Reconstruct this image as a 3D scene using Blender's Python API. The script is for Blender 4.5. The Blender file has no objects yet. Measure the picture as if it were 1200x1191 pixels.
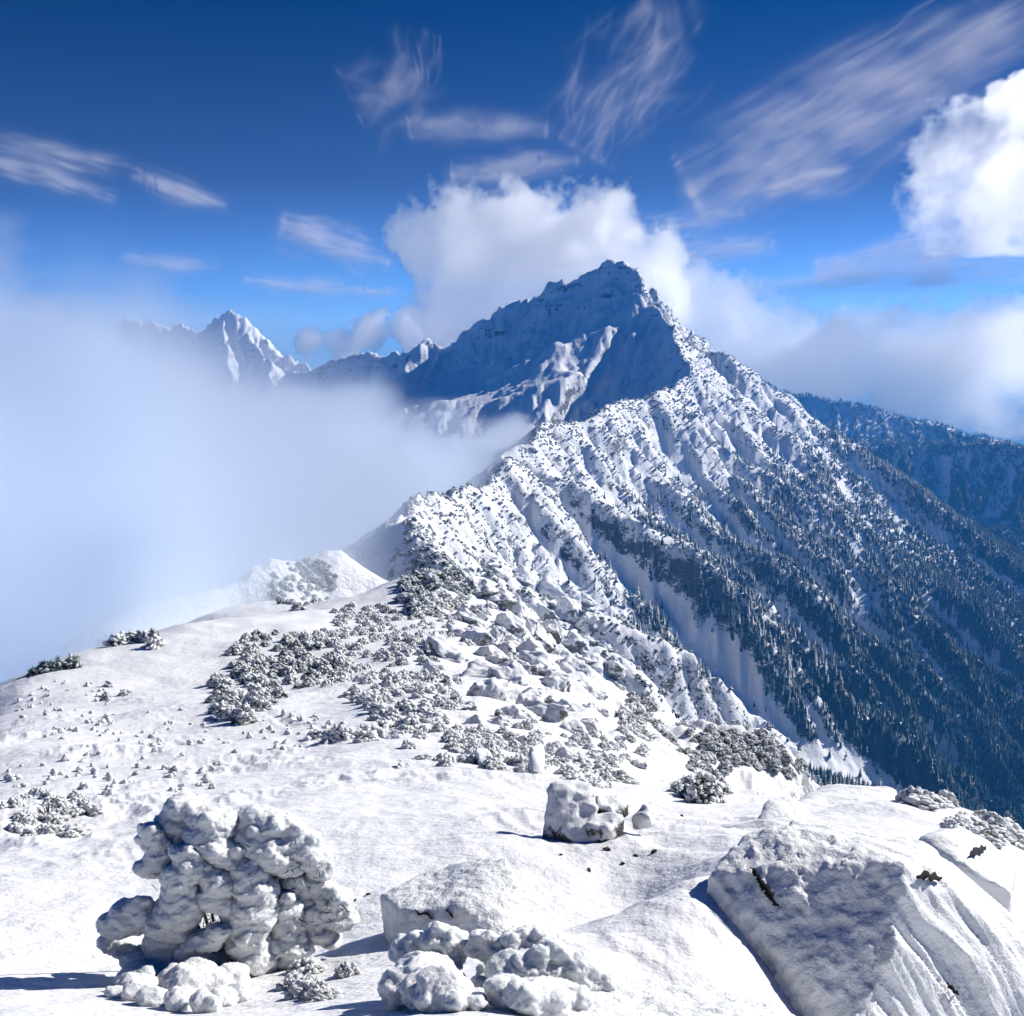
import bpy, bmesh, math, random, time
import numpy as np
from mathutils import Vector, Matrix, Euler, Quaternion
T0 = time.time()
def lap(s): print('LAP %-28s %.1f' % (s, time.time() - T0), flush=True)
random.seed(7)
scene = bpy.context.scene
COL = scene.collection
R = math.radians

# ---------------------------------------------------------------- camera
PITCH = R(10.8)
FPX = 1152.0                                   # focal length in pixels of a 1200 px wide frame
cam_data = bpy.data.cameras.new('camera')
cam_data.sensor_width = 36.0
cam_data.lens = 36.0 * FPX / 1200.0
cam_data.clip_start = 0.05
cam_data.clip_end = 250000.0
cam = bpy.data.objects.new('camera', cam_data)
COL.objects.link(cam)
cam.location = (0, 0, 0)
cam.rotation_euler = (R(90) - PITCH, 0, 0)
scene.camera = cam

# ---------------------------------------------------------------- sky, sun, exposure
SUN_AZ, SUN_EL = R(57), R(28)                  # azimuth clockwise from the view direction
SUN_DIR = Vector((math.sin(SUN_AZ) * math.cos(SUN_EL), math.cos(SUN_AZ) * math.cos(SUN_EL), math.sin(SUN_EL)))
SKY_TINT = [(0.0, (0.19, 0.37, 0.80)), (0.05, (0.16, 0.295, 0.59)), (0.13, (0.092, 0.165, 0.32)), (0.28, (0.008, 0.11, 0.26)), (0.6, (0.008, 0.15, 0.39)), (1.0, (0.009, 0.19, 0.50))]
world = bpy.data.worlds.new('World')
scene.world = world
world.use_nodes = True
wn, wl = world.node_tree.nodes, world.node_tree.links
bg = wn['Background']
sky = wn.new('ShaderNodeTexSky')
sky.sky_type = 'NISHITA'
sky.sun_disc = False
sky.sun_elevation = SUN_EL
sky.sun_rotation = SUN_AZ
sky.altitude = 3900
sky.air_density = 1.0
sky.dust_density = 0.1
sky.ozone_density = 1.5
# the high, dry winter air: deep saturated blue overhead, paler towards the horizon
w_tc = wn.new('ShaderNodeTexCoord'); w_sep = wn.new('ShaderNodeSeparateXYZ'); w_ramp = wn.new('ShaderNodeValToRGB'); w_mul = wn.new('ShaderNodeMix')
w_mul.data_type = 'RGBA'; w_mul.blend_type = 'MULTIPLY'; w_mul.inputs[0].default_value = 1.0
wl.new(w_tc.outputs['Generated'], w_sep.inputs[0]); wl.new(w_sep.outputs[2], w_ramp.inputs[0])
while len(w_ramp.color_ramp.elements) < len(SKY_TINT): w_ramp.color_ramp.elements.new(0.5)
for e, (p, c) in zip(w_ramp.color_ramp.elements, SKY_TINT): e.position = p; e.color = (*c, 1)
wl.new(sky.outputs[0], w_mul.inputs[6]); wl.new(w_ramp.outputs[0], w_mul.inputs[7]); wl.new(w_mul.outputs[2], bg.inputs['Color'])
bg.inputs['Strength'].default_value = 0.13
sun_data = bpy.data.lights.new('sun', 'SUN')
sun_data.energy = 5.0
sun_data.angle = R(0.5)
sun_data.color = (1.0, 0.955, 0.89)
sun = bpy.data.objects.new('sun', sun_data)
COL.objects.link(sun)
sun.rotation_euler = (-SUN_DIR).to_track_quat('-Z', 'Y').to_euler()
vs = scene.view_settings
vs.view_transform = 'Standard'
vs.look = 'None'
vs.gamma = 1
vs.exposure = 0.53
vs.use_curve_mapping = False
scene.render.engine = 'CYCLES'
cy = scene.cycles
cy.use_denoising = True
cy.use_adaptive_sampling = True
cy.adaptive_threshold = 0.03
cy.max_bounces = 60
cy.diffuse_bounces = 1
cy.transparent_max_bounces = 64
cy.volume_bounces = 38

# ---------------------------------------------------------------- numeric helpers
def at(px, py, Y):
    """a point at forward distance Y seen at this place of the photograph (1200 x 1191)"""
    u = (px - 600.0) / FPX
    v = (595.5 - py) / FPX
    dx, dy, dz = u, math.cos(PITCH) + v * math.sin(PITCH), -math.sin(PITCH) + v * math.cos(PITCH)
    return (dx / dy * Y, Y, dz / dy * Y)

_perm = {}
def _tab(seed):
    if seed not in _perm:
        rs = np.random.RandomState(seed)
        p = rs.permutation(256).astype(np.int32)
        a = rs.rand(256) * 2 * math.pi
        _perm[seed] = (np.concatenate([p, p]), np.cos(a).astype(np.float32), np.sin(a).astype(np.float32))
    return _perm[seed]

def perlin(x, y, seed=0):
    p, gx, gy = _tab(seed)
    xi = np.floor(x); yi = np.floor(y)
    fx = (x - xi).astype(np.float32); fy = (y - yi).astype(np.float32)
    xi = xi.astype(np.int32) & 255; yi = yi.astype(np.int32) & 255
    u = fx * fx * fx * (fx * (fx * 6 - 15) + 10); v = fy * fy * fy * (fy * (fy * 6 - 15) + 10)
    def g(ix, iy, dx, dy):
        h = p[p[ix & 255] + (iy & 255)]
        return gx[h] * dx + gy[h] * dy
    a = g(xi, yi, fx, fy); b = g(xi + 1, yi, fx - 1, fy)
    c = g(xi, yi + 1, fx, fy - 1); d = g(xi + 1, yi + 1, fx - 1, fy - 1)
    ab = a + u * (b - a); cd = c + u * (d - c)
    return (ab + v * (cd - ab)) * 1.5

def fbm(x, y, oct=4, seed=0, gain=0.5, ridged=False):
    out = 0.0; amp = 1.0; f = 1.0
    for o in range(oct):
        n = perlin(x * f + o * 17.3, y * f - o * 9.1, seed + o)
        if ridged: n = 1.0 - 2.0 * np.abs(n)
        out = out + n * amp
        amp *= gain; f *= 2.03
    return out

def sstep(a, b, x):
    t = np.clip((x - a) / (b - a), 0, 1)
    return t * t * (3 - 2 * t)

# ---------------------------------------------------------------- mountain relief on a regular grid
GS = 4.0
GX0, GX1, GY0, GY1 = -1700.0, 3000.0, 20.0, 5400.0
gx = np.arange(GX0, GX1, GS, dtype=np.float32)
gy = np.arange(GY0, GY1, GS, dtype=np.float32)
GXX, GYY = np.meshgrid(gx, gy)
NYg, NXg = GXX.shape

def ridge(pts, sl, sr, rib=0.0):
    return ([at(*p) if p[1] > 0 and p[2] > 0 else p for p in pts], sl, sr, rib)

MAIN = [(12, 50, -23), (8, 70, -27.5), (-10, 135, -43), (-30, 250, -68), (490, 640, 430), (484, 598, 640), (500, 600, 760), (545, 580, 900), (600, 552, 1060),
        (620, 520, 1230), (650, 495, 1420), (700, 487, 1600), (760, 470, 1800), (800, 440, 2030),
        (793, 395, 2230), (775, 363, 2400), (760, 364, 2455), (752, 345, 2500), (738, 322, 2560)]
RIDGES = [
    ridge(MAIN, 0.68, 0.90, 1.0),
    # summit crest and the west ridge
    ridge([(740, 324, 2555), (728, 317, 2590), (700, 313, 2620), (684, 314, 2630), (660, 319, 2640), (625, 348, 2660), (604, 359, 2650), (570, 375, 2680), (541, 386, 2720), (523, 404, 2740),
           (500, 398, 2780), (480, 414, 2820), (440, 420, 2920), (400, 427, 3000), (360, 433, 3150), (330, 445, 3300)], 1.2, 1.2, 0.0),
    # rib dropping from the notch in front of the summit wall
    ridge([(752, 342, 2510), (740, 374, 2430), (716, 408, 2350), (692, 446, 2270), (668, 490, 2180), (650, 520, 2110)], 0.8, 0.42),
    ridge([(345, 640, 340), (260, 652, 322), (200, 672, 302), (130, 700, 282), (66, 728, 264), (0, 780, 250)], 0.62, 1.0),
    ridge([(500, 398, 2780), (470, 440, 2600), (420, 480, 2420)], 1.0, 1.0),
    ridge([(523, 404, 2740), (510, 440, 2600), (500, 470, 2500)], 1.2, 1.2),
    # north-east spur, the skyline to the right of the summit
    ridge([(775, 363, 2400), (800, 382, 2420), (830, 414, 2440), (870, 443, 2470), (905, 468, 2500), (950, 520, 2500),
           (1010, 575, 2480), (1070, 625, 2430), (1130, 690, 2350), (1190, 770, 2250)], 0.85, 0.85, 0.8),
    # ribs of the east face
    ridge([(800, 440, 2030), (850, 500, 1960), (905, 590, 1880), (960, 690, 1800), (1040, 800, 1690)], 1.0, 0.95),
    ridge([(830, 414, 2440), (880, 490, 2260), (940, 560, 2160), (1010, 660, 2060), (1090, 760, 1960)], 1.0, 0.95),
    ridge([(760, 470, 1800), (800, 545, 1700), (850, 650, 1600), (910, 760, 1480), (980, 860, 1360)], 1.1, 1.0),
    ridge([(700, 487, 1600), (735, 560, 1520), (770, 660, 1420), (820, 770, 1290), (880, 860, 1180)], 1.15, 1.0),
    ridge([(640, 500, 1390), (680, 590, 1290), (720, 680, 1190), (770, 780, 1080), (850, 890, 950)], 1.1, 1.0),
    ridge([(600, 552, 1060), (640, 640, 990), (690, 730, 890), (740, 810, 800), (820, 880, 720)], 1.05, 1.0),
    ridge([(545, 580, 900), (590, 670, 820), (650, 760, 700), (720, 830, 610)], 1.0, 1.0),
    # far peak in the west
    ridge([(150, 372, 4000), (200, 378, 3900), (222, 380, 3860), (234, 384, 3840), (244, 371, 3825), (256, 366, 3812), (270, 365, 3800), (282, 368, 3790), (294, 382, 3775), (312, 398, 3760), (336, 413, 3730), (360, 433, 3650), (400, 470, 3500)], 1.1, 1.1, 0.0),
    ridge([(262, 366, 3805), (262, 400, 3660), (270, 450, 3450)], 1.25, 1.25),
    ridge([(288, 374, 3785), (305, 410, 3640), (330, 455, 3450)], 1.25, 1.25),
    ridge([(222, 380, 3860), (225, 420, 3700), (235, 470, 3500)], 1.2, 1.2),
    # wooded hills in the east
    ridge([(880, 440, 4600), (930, 463, 4500), (1000, 476, 4400), (1060, 490, 4350), (1120, 508, 4300), (1220, 530, 4200), (1350, 540, 4200)], 0.7, 0.6, 0.55),
    ridge([(1000, 474, 4500), (1040, 520, 4200), (1080, 580, 3900)], 0.8, 0.8),
    ridge([(985, 545, 3500), (1030, 527, 3420), (1090, 518, 3400), (1150, 522, 3350), (1230, 530, 3300), (1400, 520, 3200)], 0.8, 0.7, 0.8),
    ridge([(1090, 518, 3400), (1110, 600, 3150), (1130, 690, 2950), (1150, 760, 2800)], 0.9, 0.9),
    ridge([(1200, 527, 3320), (1190, 620, 3000), (1200, 720, 2750)], 0.9, 0.9),
    # the opposite side of the valley
    ridge([(1400, 520, 3200), (1500, 560, 2600), (1600, 620, 2000), (1700, 700, 1500), (2000, 800, 900)], 0.7, 0.7),
]

def tents(X, Y):
    z = np.full(X.shape, -900.0, np.float32)
    for q, (pts, sl, sr, rib) in enumerate(RIDGES):
        zb = np.full(X.shape, -3000.0, np.float32); sb = np.zeros(X.shape, np.float32); db = np.zeros(X.shape, np.float32); sideb = np.zeros(X.shape, np.float32)
        s0 = 0.0
        for a, b in zip(pts[:-1], pts[1:]):
            ax, ay, az = a; bx, by, bz = b
            ex, ey = bx - ax, by - ay
            L2 = ex * ex + ey * ey; L = math.sqrt(L2)
            t = np.clip(((X - ax) * ex + (Y - ay) * ey) / L2, 0, 1)
            dx = X - (ax + t * ex); dy = Y - (ay + t * ey)
            d = np.sqrt(dx * dx + dy * dy)
            side = ex * (Y - ay) - ey * (X - ax)
            sg = np.clip(side / L / 12.0, -1, 1) * 0.5 + 0.5
            zz = az + t * (bz - az) - (sr + (sl - sr) * sg) * d * (1.0 - 0.25 * d / (d + 900.0))
            m = zz > zb
            zb = np.where(m, zz, zb); sb = np.where(m, s0 + t * L, sb); db = np.where(m, d, db); sideb = np.where(m, side / L, sideb)
            s0 += L
        if rib:
            # gullies and ribs running down the flank, cutting deeper away from the crest
            wv = 14 * perlin(sb / 120 + 3, db / 90, 300 + q)
            g1 = np.abs(perlin((sb + wv) / 135, db / 520 + 5, 310 + q))
            g2 = np.abs(perlin((sb + wv) / 46 + 7, db / 260, 330 + q))
            g3 = np.abs(perlin((sb + wv) / 21 + 2, db / 110, 350 + q))
            k1 = sstep(0, 170, db)
            if q == 0: rib = 1.0 - 0.9 * sstep(-2, 6, sideb)
            zb = zb - rib * (92 * k1 * (0.60 - np.minimum(g1 * 1.5, 1)) + 26 * sstep(0, 90, db) * (0.5 - np.minimum(g2 * 1.5, 1)) + 7 * sstep(15, 110, db) * (0.4 - np.minimum(g3 * 1.5, 1)))
        np.maximum(z, zb, out=z)
    return z

# warp the plan a little so that no crest runs dead straight
WX = 26 * fbm(GXX / 210, GYY / 210, 3, 11)
WY = 26 * fbm(GXX / 210, GYY / 210, 3, 21)
G = tents(GXX + WX, GYY + WY)
lap('tents')
G += 16 * fbm(GXX / 260, GYY / 260, 2, 31, ridged=True) * sstep(200, 900, GYY) * 0.8
_hi = sstep(2080, 2350, GYY + 0.4 * GXX - 150) * sstep(-190, -110, G) * (1 + 0.3 * sstep(3300, 3500, GYY)) * (1 - 0.85 * sstep(90, 170, GXX) * sstep(2520, 2440, GYY))
_a = GXX * 0.80 + G * 0.9; _b = -GXX * 0.42 + G * 1.25          # ledges slanting across the walls
G += _hi * (13 * fbm(_a / 150 + GYY / 400, _b / 62, 2, 45, ridged=True) + 9 * fbm(_a / 60 + GYY / 160, _b / 30, 3, 47, gain=0.6) + 14 * fbm(GXX / 170, GYY / 170, 2, 49) - 17)
G += 2.5 * fbm(GXX / 70, GYY / 70, 3, 41, ridged=True) * sstep(150, 500, GYY)

def erode(H, n, steps, seed, cap=3.0, er=0.30, dep=0.25):
    rs = np.random.RandomState(seed)
    ny, nx = H.shape
    Hf = H.ravel()
    px = rs.rand(n) * (nx - 3) + 1; py = rs.rand(n) * (ny - 3) + 1
    dx = np.zeros(n); dy = np.zeros(n); sp = np.ones(n); wa = np.ones(n); se = np.zeros(n)
    for s in range(steps):
        ix = px.astype(np.int32); iy = py.astype(np.int32)
        fx = px - ix; fy = py - iy
        i = iy * nx + ix
        h00 = Hf[i]; h10 = Hf[i + 1]; h01 = Hf[i + nx]; h11 = Hf[i + nx + 1]
        gxx = (h10 - h00) * (1 - fy) + (h11 - h01) * fy
        gyy = (h01 - h00) * (1 - fx) + (h11 - h10) * fx
        h = h00 * (1 - fx) * (1 - fy) + h10 * fx * (1 - fy) + h01 * (1 - fx) * fy + h11 * fx * fy
        dx = dx * 0.25 - gxx * 0.75; dy = dy * 0.25 - gyy * 0.75
        l = np.sqrt(dx * dx + dy * dy) + 1e-6
        dx /= l; dy /= l
        qx = np.clip(px + dx, 1, nx - 3); qy = np.clip(py + dy, 1, ny - 3)
        jx = qx.astype(np.int32); jy = qy.astype(np.int32); kx = qx - jx; ky = qy - jy
        j = jy * nx + jx
        h2 = Hf[j] * (1 - kx) * (1 - ky) + Hf[j + 1] * kx * (1 - ky) + Hf[j + nx] * (1 - kx) * ky + Hf[j + nx + 1] * kx * ky
        dh = h2 - h
        c = np.maximum(-dh, 0.02) * sp * wa * cap
        up = dh > 0
        d = np.where(up, np.minimum(dh, se), np.where(se > c, (se - c) * dep, -np.minimum((c - se) * er, -np.minimum(dh, 0) * 0.8)))
        se -= d
        w = [(i, (1 - fx) * (1 - fy)), (i + 1, fx * (1 - fy)), (i + nx, (1 - fx) * fy), (i + nx + 1, fx * fy)]
        idx = np.concatenate([a for a, _ in w]); ww = np.concatenate([b * d for _, b in w])
        Hf += np.bincount(idx, weights=ww, minlength=Hf.size).astype(np.float32)
        sp = np.sqrt(np.clip(sp * sp - dh * 0.3, 0.1, 20)); wa *= 0.985
        px, py = qx, qy
    return Hf.reshape(ny, nx)

G0 = G.copy()
_h = G[::2, ::2].copy(); _h0 = _h.copy()
for k in range(4):
    _h = erode(_h, 22000, 45, 100 + k, cap=2.5)
_d = np.clip(_h - _h0, -14, 5)
_iy = np.minimum(np.arange(NYg) / 2.0, _d.shape[0] - 1.001); _ix = np.minimum(np.arange(NXg) / 2.0, _d.shape[1] - 1.001)
_a = _iy.astype(int); _fa = (_iy - _a)[:, None]; _b = _ix.astype(int); _fb = (_ix - _b)[None]
_d = (_d[_a] * (1 - _fa) + _d[_a + 1] * _fa); _d = _d[:, _b] * (1 - _fb) + _d[:, _b + 1] * _fb
G += _d
for k in range(2):
    G = erode(G, 50000, 30, 200 + k, cap=2.0, er=0.2)
G = G0 + np.clip(G - G0, -16, 6)
dG = G - G0
lap('erosion')
G = G.astype(np.float32)

# curvature of the relief: trees keep to the ribs, snow lies in the gullies
def box(A, r):
    c = np.cumsum(np.pad(A, ((r + 1, r), (0, 0)), 'edge'), 0); A = (c[2 * r + 1:] - c[:-2 * r - 1]) / (2 * r + 1)
    c = np.cumsum(np.pad(A, ((0, 0), (r + 1, r)), 'edge'), 1); return (c[:, 2 * r + 1:] - c[:, :-2 * r - 1]) / (2 * r + 1)
CURV = (G - box(box(G.astype(np.float64), 4), 4)).astype(np.float32)
CURV2 = (box(G.astype(np.float64), 2) - box(box(G.astype(np.float64), 9), 9)).astype(np.float32)

def bilin(A, X, Y):
    fx = np.clip((X - GX0) / GS, 0, NXg - 1.001); fy = np.clip((Y - GY0) / GS, 0, NYg - 1.001)
    ix = fx.astype(np.int32); iy = fy.astype(np.int32); fx = fx - ix; fy = fy - iy
    return (A[iy, ix] * (1 - fx) + A[iy, ix + 1] * fx) * (1 - fy) + (A[iy + 1, ix] * (1 - fx) + A[iy + 1, ix + 1] * fx) * fy

# ---------------------------------------------------------------- the near summit slope: a smooth surface through measured points
NEAR = [(0, 1191, 4.6), (150, 1191, 4.9), (300, 1191, 4.7), (450, 1191, 4.2), (600, 1191, 3.9), (780, 1191, 5.0), (950, 1191, 6.1), (1200, 1191, 7.0),
        (0, 1080, 7.5), (130, 1120, 6.9), (250, 1110, 7.2), (400, 1110, 6.8), (500, 1080, 7.0), (640, 1090, 6.6), (650, 1095, 7.3), (700, 1085, 7.9), (760, 1070, 8.2), (795, 1045, 7.8), (818, 1028, 7.0), (838, 1062, 6.5), (862, 1105, 6.2), (898, 1165, 5.8), (1000, 1080, 7.3), (1200, 1090, 8.4),
        (0, 960, 15), (120, 960, 15), (250, 960, 13.5), (400, 980, 11.5), (500, 980, 11), (600, 1000, 9.5), (720, 1000, 10), (830, 1010, 9.0), (950, 985, 10.2), (1080, 1010, 9.6), (1200, 1040, 9.4),
        (0, 870, 34), (150, 870, 33), (300, 880, 28), (430, 890, 23), (540, 900, 20), (640, 930, 17), (740, 960, 15), (850, 962, 15), (960, 940, 19), (1060, 945, 17.5), (1200, 1000, 12.5),
        (0, 800, 66), (100, 770, 88), (160, 755, 100), (250, 735, 112), (330, 720, 122), (400, 704, 135), (150, 805, 62), (300, 790, 66), (420, 780, 66), (520, 800, 52), (600, 850, 36), (700, 900, 27), (800, 930, 34),
        (450, 730, 105), (520, 720, 112), (470, 690, 150), (560, 740, 100), (620, 780, 72), (680, 830, 52), (760, 890, 44), (640, 730, 135), (700, 800, 80), (790, 875, 64),
        (840, 945, 36), (865, 915, 55), (945, 912, 58), (905, 890, 66), (850, 880, 70), (1000, 921, 19), (1060, 930, 18.5), (1130, 955, 17), (1200, 985, 15),
        (345, 640, 340), (260, 652, 322), (200, 672, 302), (130, 700, 282), (66, 728, 264), (230, 700, 236), (330, 684, 250)]
near_pts = [at(*p) for p in NEAR]
def behind(px, py, Y, drop):
    x, y, z = at(px, py, Y); near_pts.append((x, y, z - drop))
# the ground falls away behind the edges seen in the photograph
for px, py, Y, dr in [(0, 790, 100, 9), (100, 765, 130, 12), (250, 730, 150, 12), (350, 712, 165, 9), (700, 790, 130, 16), (800, 860, 100, 14), (880, 885, 100, 20), (960, 908, 80, 20), (1040, 922, 40, 12), (1130, 948, 32, 10), (1200, 975, 26, 9),
                      (1300, 1010, 20, 8), (-100, 820, 60, 3), (1130, 948, 60, 30), (1250, 980, 45, 24), (1250, 1191, 7.0, .6), (-80, 1191, 5, 0)]:
    behind(px, py, Y, dr)
# farther off and to the sides it agrees with the mountain relief
for yy in (260, 330, 420, 520, 650):
    for uu in (-0.9, -0.6, -0.45, -0.3, -0.15, 0, 0.15, 0.3, 0.45, 0.6, 0.9):
        X = yy * uu
        near_pts.append((X, yy, float(bilin(G, np.array([X]), np.array([float(yy)]))[0])))
for X, Y in ((24, 45), (34, 45), (40, 70), (60, 70), (48, 100), (80, 100), (70, 130), (50, 160), (80, 220), (120, 130), (150, 200), (100, 200), (200, 130), (-120, 140), (-180, 140), (-150, 200)):
    near_pts.append((X, Y, float(bilin(G, np.array([float(X)]), np.array([float(Y)]))[0])))
# behind and beside the viewer
for az, r, z in ((-80, 4, -2.6), (-80, 12, -6), (80, 4, -2.8), (80, 12, -7), (80, 40, -30), (-80, 50, -26), (-60, 25, -13), (60, 25, -16), (70, 150, -110), (-75, 180, -120), (-30, 2, -1.9), (30, 2, -1.9), (0, 1.6, -1.75), (-70, 1.6, -1.75), (70, 1.6, -1.75)):
    near_pts.append((r * math.sin(R(az)), r * math.cos(R(az)), z))
NP = np.array(near_pts, np.float64)
def _st(X, Y):
    r = np.sqrt(X * X + Y * Y) + 1e-6
    return np.arctan2(X, Y) * 1.6, np.log(r), r
_s, _t, _r = _st(NP[:, 0], NP[:, 1])
def _phi(d2): return 0.5 * d2 * np.log(d2 + 1e-9)
_n = len(NP)
A = np.zeros((_n + 3, _n + 3))
A[:_n, :_n] = _phi((_s[:, None] - _s[None]) ** 2 + (_t[:, None] - _t[None]) ** 2) + np.eye(_n) * 0.004
A[:_n, _n] = 1; A[:_n, _n + 1] = _s; A[:_n, _n + 2] = _t
A[_n:, :_n] = A[:_n, _n:].T
TPS = np.linalg.solve(A, np.concatenate([NP[:, 2] / _r, np.zeros(3)]))
# tabulated over bearing and log distance
TS = np.linspace(-2.7, 2.7, 260); TT = np.linspace(math.log(0.8), math.log(900), 330)
_ss, _tt = np.meshgrid(TS, TT)
_tab2 = np.zeros(_ss.shape)
for k in range(_n):
    _tab2 += TPS[k] * _phi((_ss - _s[k]) ** 2 + (_tt - _t[k]) ** 2)
_tab2 += TPS[_n] + TPS[_n + 1] * _ss + TPS[_n + 2] * _tt
def near_z(X, Y):
    s, t, r = _st(X, Y)
    fx = np.clip((s - TS[0]) / (TS[1] - TS[0]), 0, len(TS) - 1.001); fy = np.clip((t - TT[0]) / (TT[1] - TT[0]), 0, len(TT) - 1.001)
    ix = fx.astype(np.int32); iy = fy.astype(np.int32); fx = fx - ix; fy = fy - iy
    A = _tab2
    return r * ((A[iy, ix] * (1 - fx) + A[iy, ix + 1] * fx) * (1 - fy) + (A[iy + 1, ix] * (1 - fx) + A[iy + 1, ix + 1] * fx) * fy)

def height(X, Y, detail=True):
    X = np.asarray(X, np.float64); Y = np.asarray(Y, np.float64)
    r = np.sqrt(X * X + Y * Y)
    w = sstep(math.log(190), math.log(420), np.log(r + 1e-3))
    w = np.maximum(w, sstep(0, 42, X - np.interp(Y, [0, 20, 45, 70, 110, 200, 300], [20, 18, 20, 22, 14, 4, -14])) * sstep(20, 40, r))
    z = near_z(X, Y) * (1 - w) + bilin(G, X, np.maximum(Y, GY0)) * w
    if detail:
        far = sstep(150, 600, r)
        z = z + far * (1.0 * fbm(X / 22, Y / 22, 2, 51, ridged=True) + 0.5 * fbm(X / 6, Y / 6, 2, 55, ridged=True))
        nearm = 1 - sstep(120, 400, r)
        flank = sstep(-0.02, 0.10, X / (Y + 1e-6)) * sstep(24, 50, r) * (1 - sstep(250, 500, r))
        z = z + flank * (0.8 * fbm(X / 9, Y / 9, 4, 61, ridged=True) + 0.22 * fbm(X / 2.2, Y / 2.2, 3, 65))
        z = z + nearm * 0.35 * np.minimum(1, r / 40) * fbm(X / 9, Y / 9, 3, 71)
        z = z + (1 - sstep(25, 90, r)) * (0.05 * fbm(X / 1.3, Y / 1.3, 4, 81) + 0.06 * fbm((X + 0.5 * Y) / 0.8, (Y - 0.5 * X) / 2.4, 3, 85, ridged=True) * sstep(-0.1, 0.5, fbm(X / 5, Y / 5, 2, 87))) * np.minimum(1, r / 10)
    return z
lap('near surface')

# ---------------------------------------------------------------- mesh helpers
def link_mesh(name, V, F, mat, parent=None, smooth=True):
    me = bpy.data.meshes.new(name)
    V = np.asarray(V, np.float32); F = np.asarray(F, np.int32)
    me.vertices.add(len(V)); me.vertices.foreach_set('co', V.ravel())
    k = F.shape[1]
    me.loops.add(F.size); me.loops.foreach_set('vertex_index', F.ravel())
    me.polygons.add(len(F)); me.polygons.foreach_set('loop_start', np.arange(0, F.size, k, dtype=np.int32))
    me.update(calc_edges=True)
    if smooth: me.polygons.foreach_set('use_smooth', np.ones(len(F), bool))
    if mat: me.materials.append(mat)
    o = bpy.data.objects.new(name, me); COL.objects.link(o)
    if parent: o.parent = parent
    return o
def tag(o, label=None, cat=None, group=None, kind=None):
    if label: o['label'] = label
    if cat: o['category'] = cat
    if group: o['group'] = group
    if kind: o['kind'] = kind
    return o

# ---------------------------------------------------------------- materials
class NT:
    def __init__(s, name):
        s.m = bpy.data.materials.new(name); s.m.use_nodes = True
        s.n = s.m.node_tree.nodes; s.l = s.m.node_tree.links
        s.b = s.n['Principled BSDF']; s.out = s.n['Material Output']
    def node(s, t, **kw):
        x = s.n.new(t)
        for k, v in kw.items(): setattr(x, k, v)
        return x
    def set(s, sock, v):
        if isinstance(v, bpy.types.NodeSocket): s.l.new(v, sock)
        else: sock.default_value = v
    def math(s, op, a, b=0.0, c=0.0, clamp=False):
        x = s.node('ShaderNodeMath', operation=op, use_clamp=clamp)
        for i, v in enumerate((a, b, c)): s.set(x.inputs[i], v)
        return x.outputs[0]
    def noise(s, vec, scale, detail=4, rough=0.55, lac=2.0, dist=0.0):
        x = s.node('ShaderNodeTexNoise'); s.set(x.inputs['Vector'], vec)
        x.inputs['Scale'].default_value = scale; x.inputs['Detail'].default_value = detail
        x.inputs['Roughness'].default_value = rough; x.inputs['Lacunarity'].default_value = lac; x.inputs['Distortion'].default_value = dist
        return x.outputs['Fac']
    def mix(s, f, a, b):
        x = s.node('ShaderNodeMix', data_type='RGBA')
        s.set(x.inputs[0], f); s.set(x.inputs[6], a); s.set(x.inputs[7], b)
        return x.outputs[2]
    def ramp(s, f, lo, hi):
        x = s.node('ShaderNodeMapRange', interpolation_type='SMOOTHSTEP'); s.set(x.inputs[0], f)
        s.set(x.inputs[1], lo); s.set(x.inputs[2], hi)
        return x.outputs[0]
    def bump(s, h, strength, dist, normal=None):
        x = s.node('ShaderNodeBump'); s.set(x.inputs['Height'], h); x.inputs['Strength'].default_value = strength; x.inputs['Distance'].default_value = dist
        if normal: s.l.new(normal, x.inputs['Normal'])
        return x.outputs[0]
    def pos(s): return s.node('ShaderNodeNewGeometry')

SNOW = (0.72, 0.735, 0.76, 1)
ROCK = (0.10, 0.095, 0.09, 1)

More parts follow.
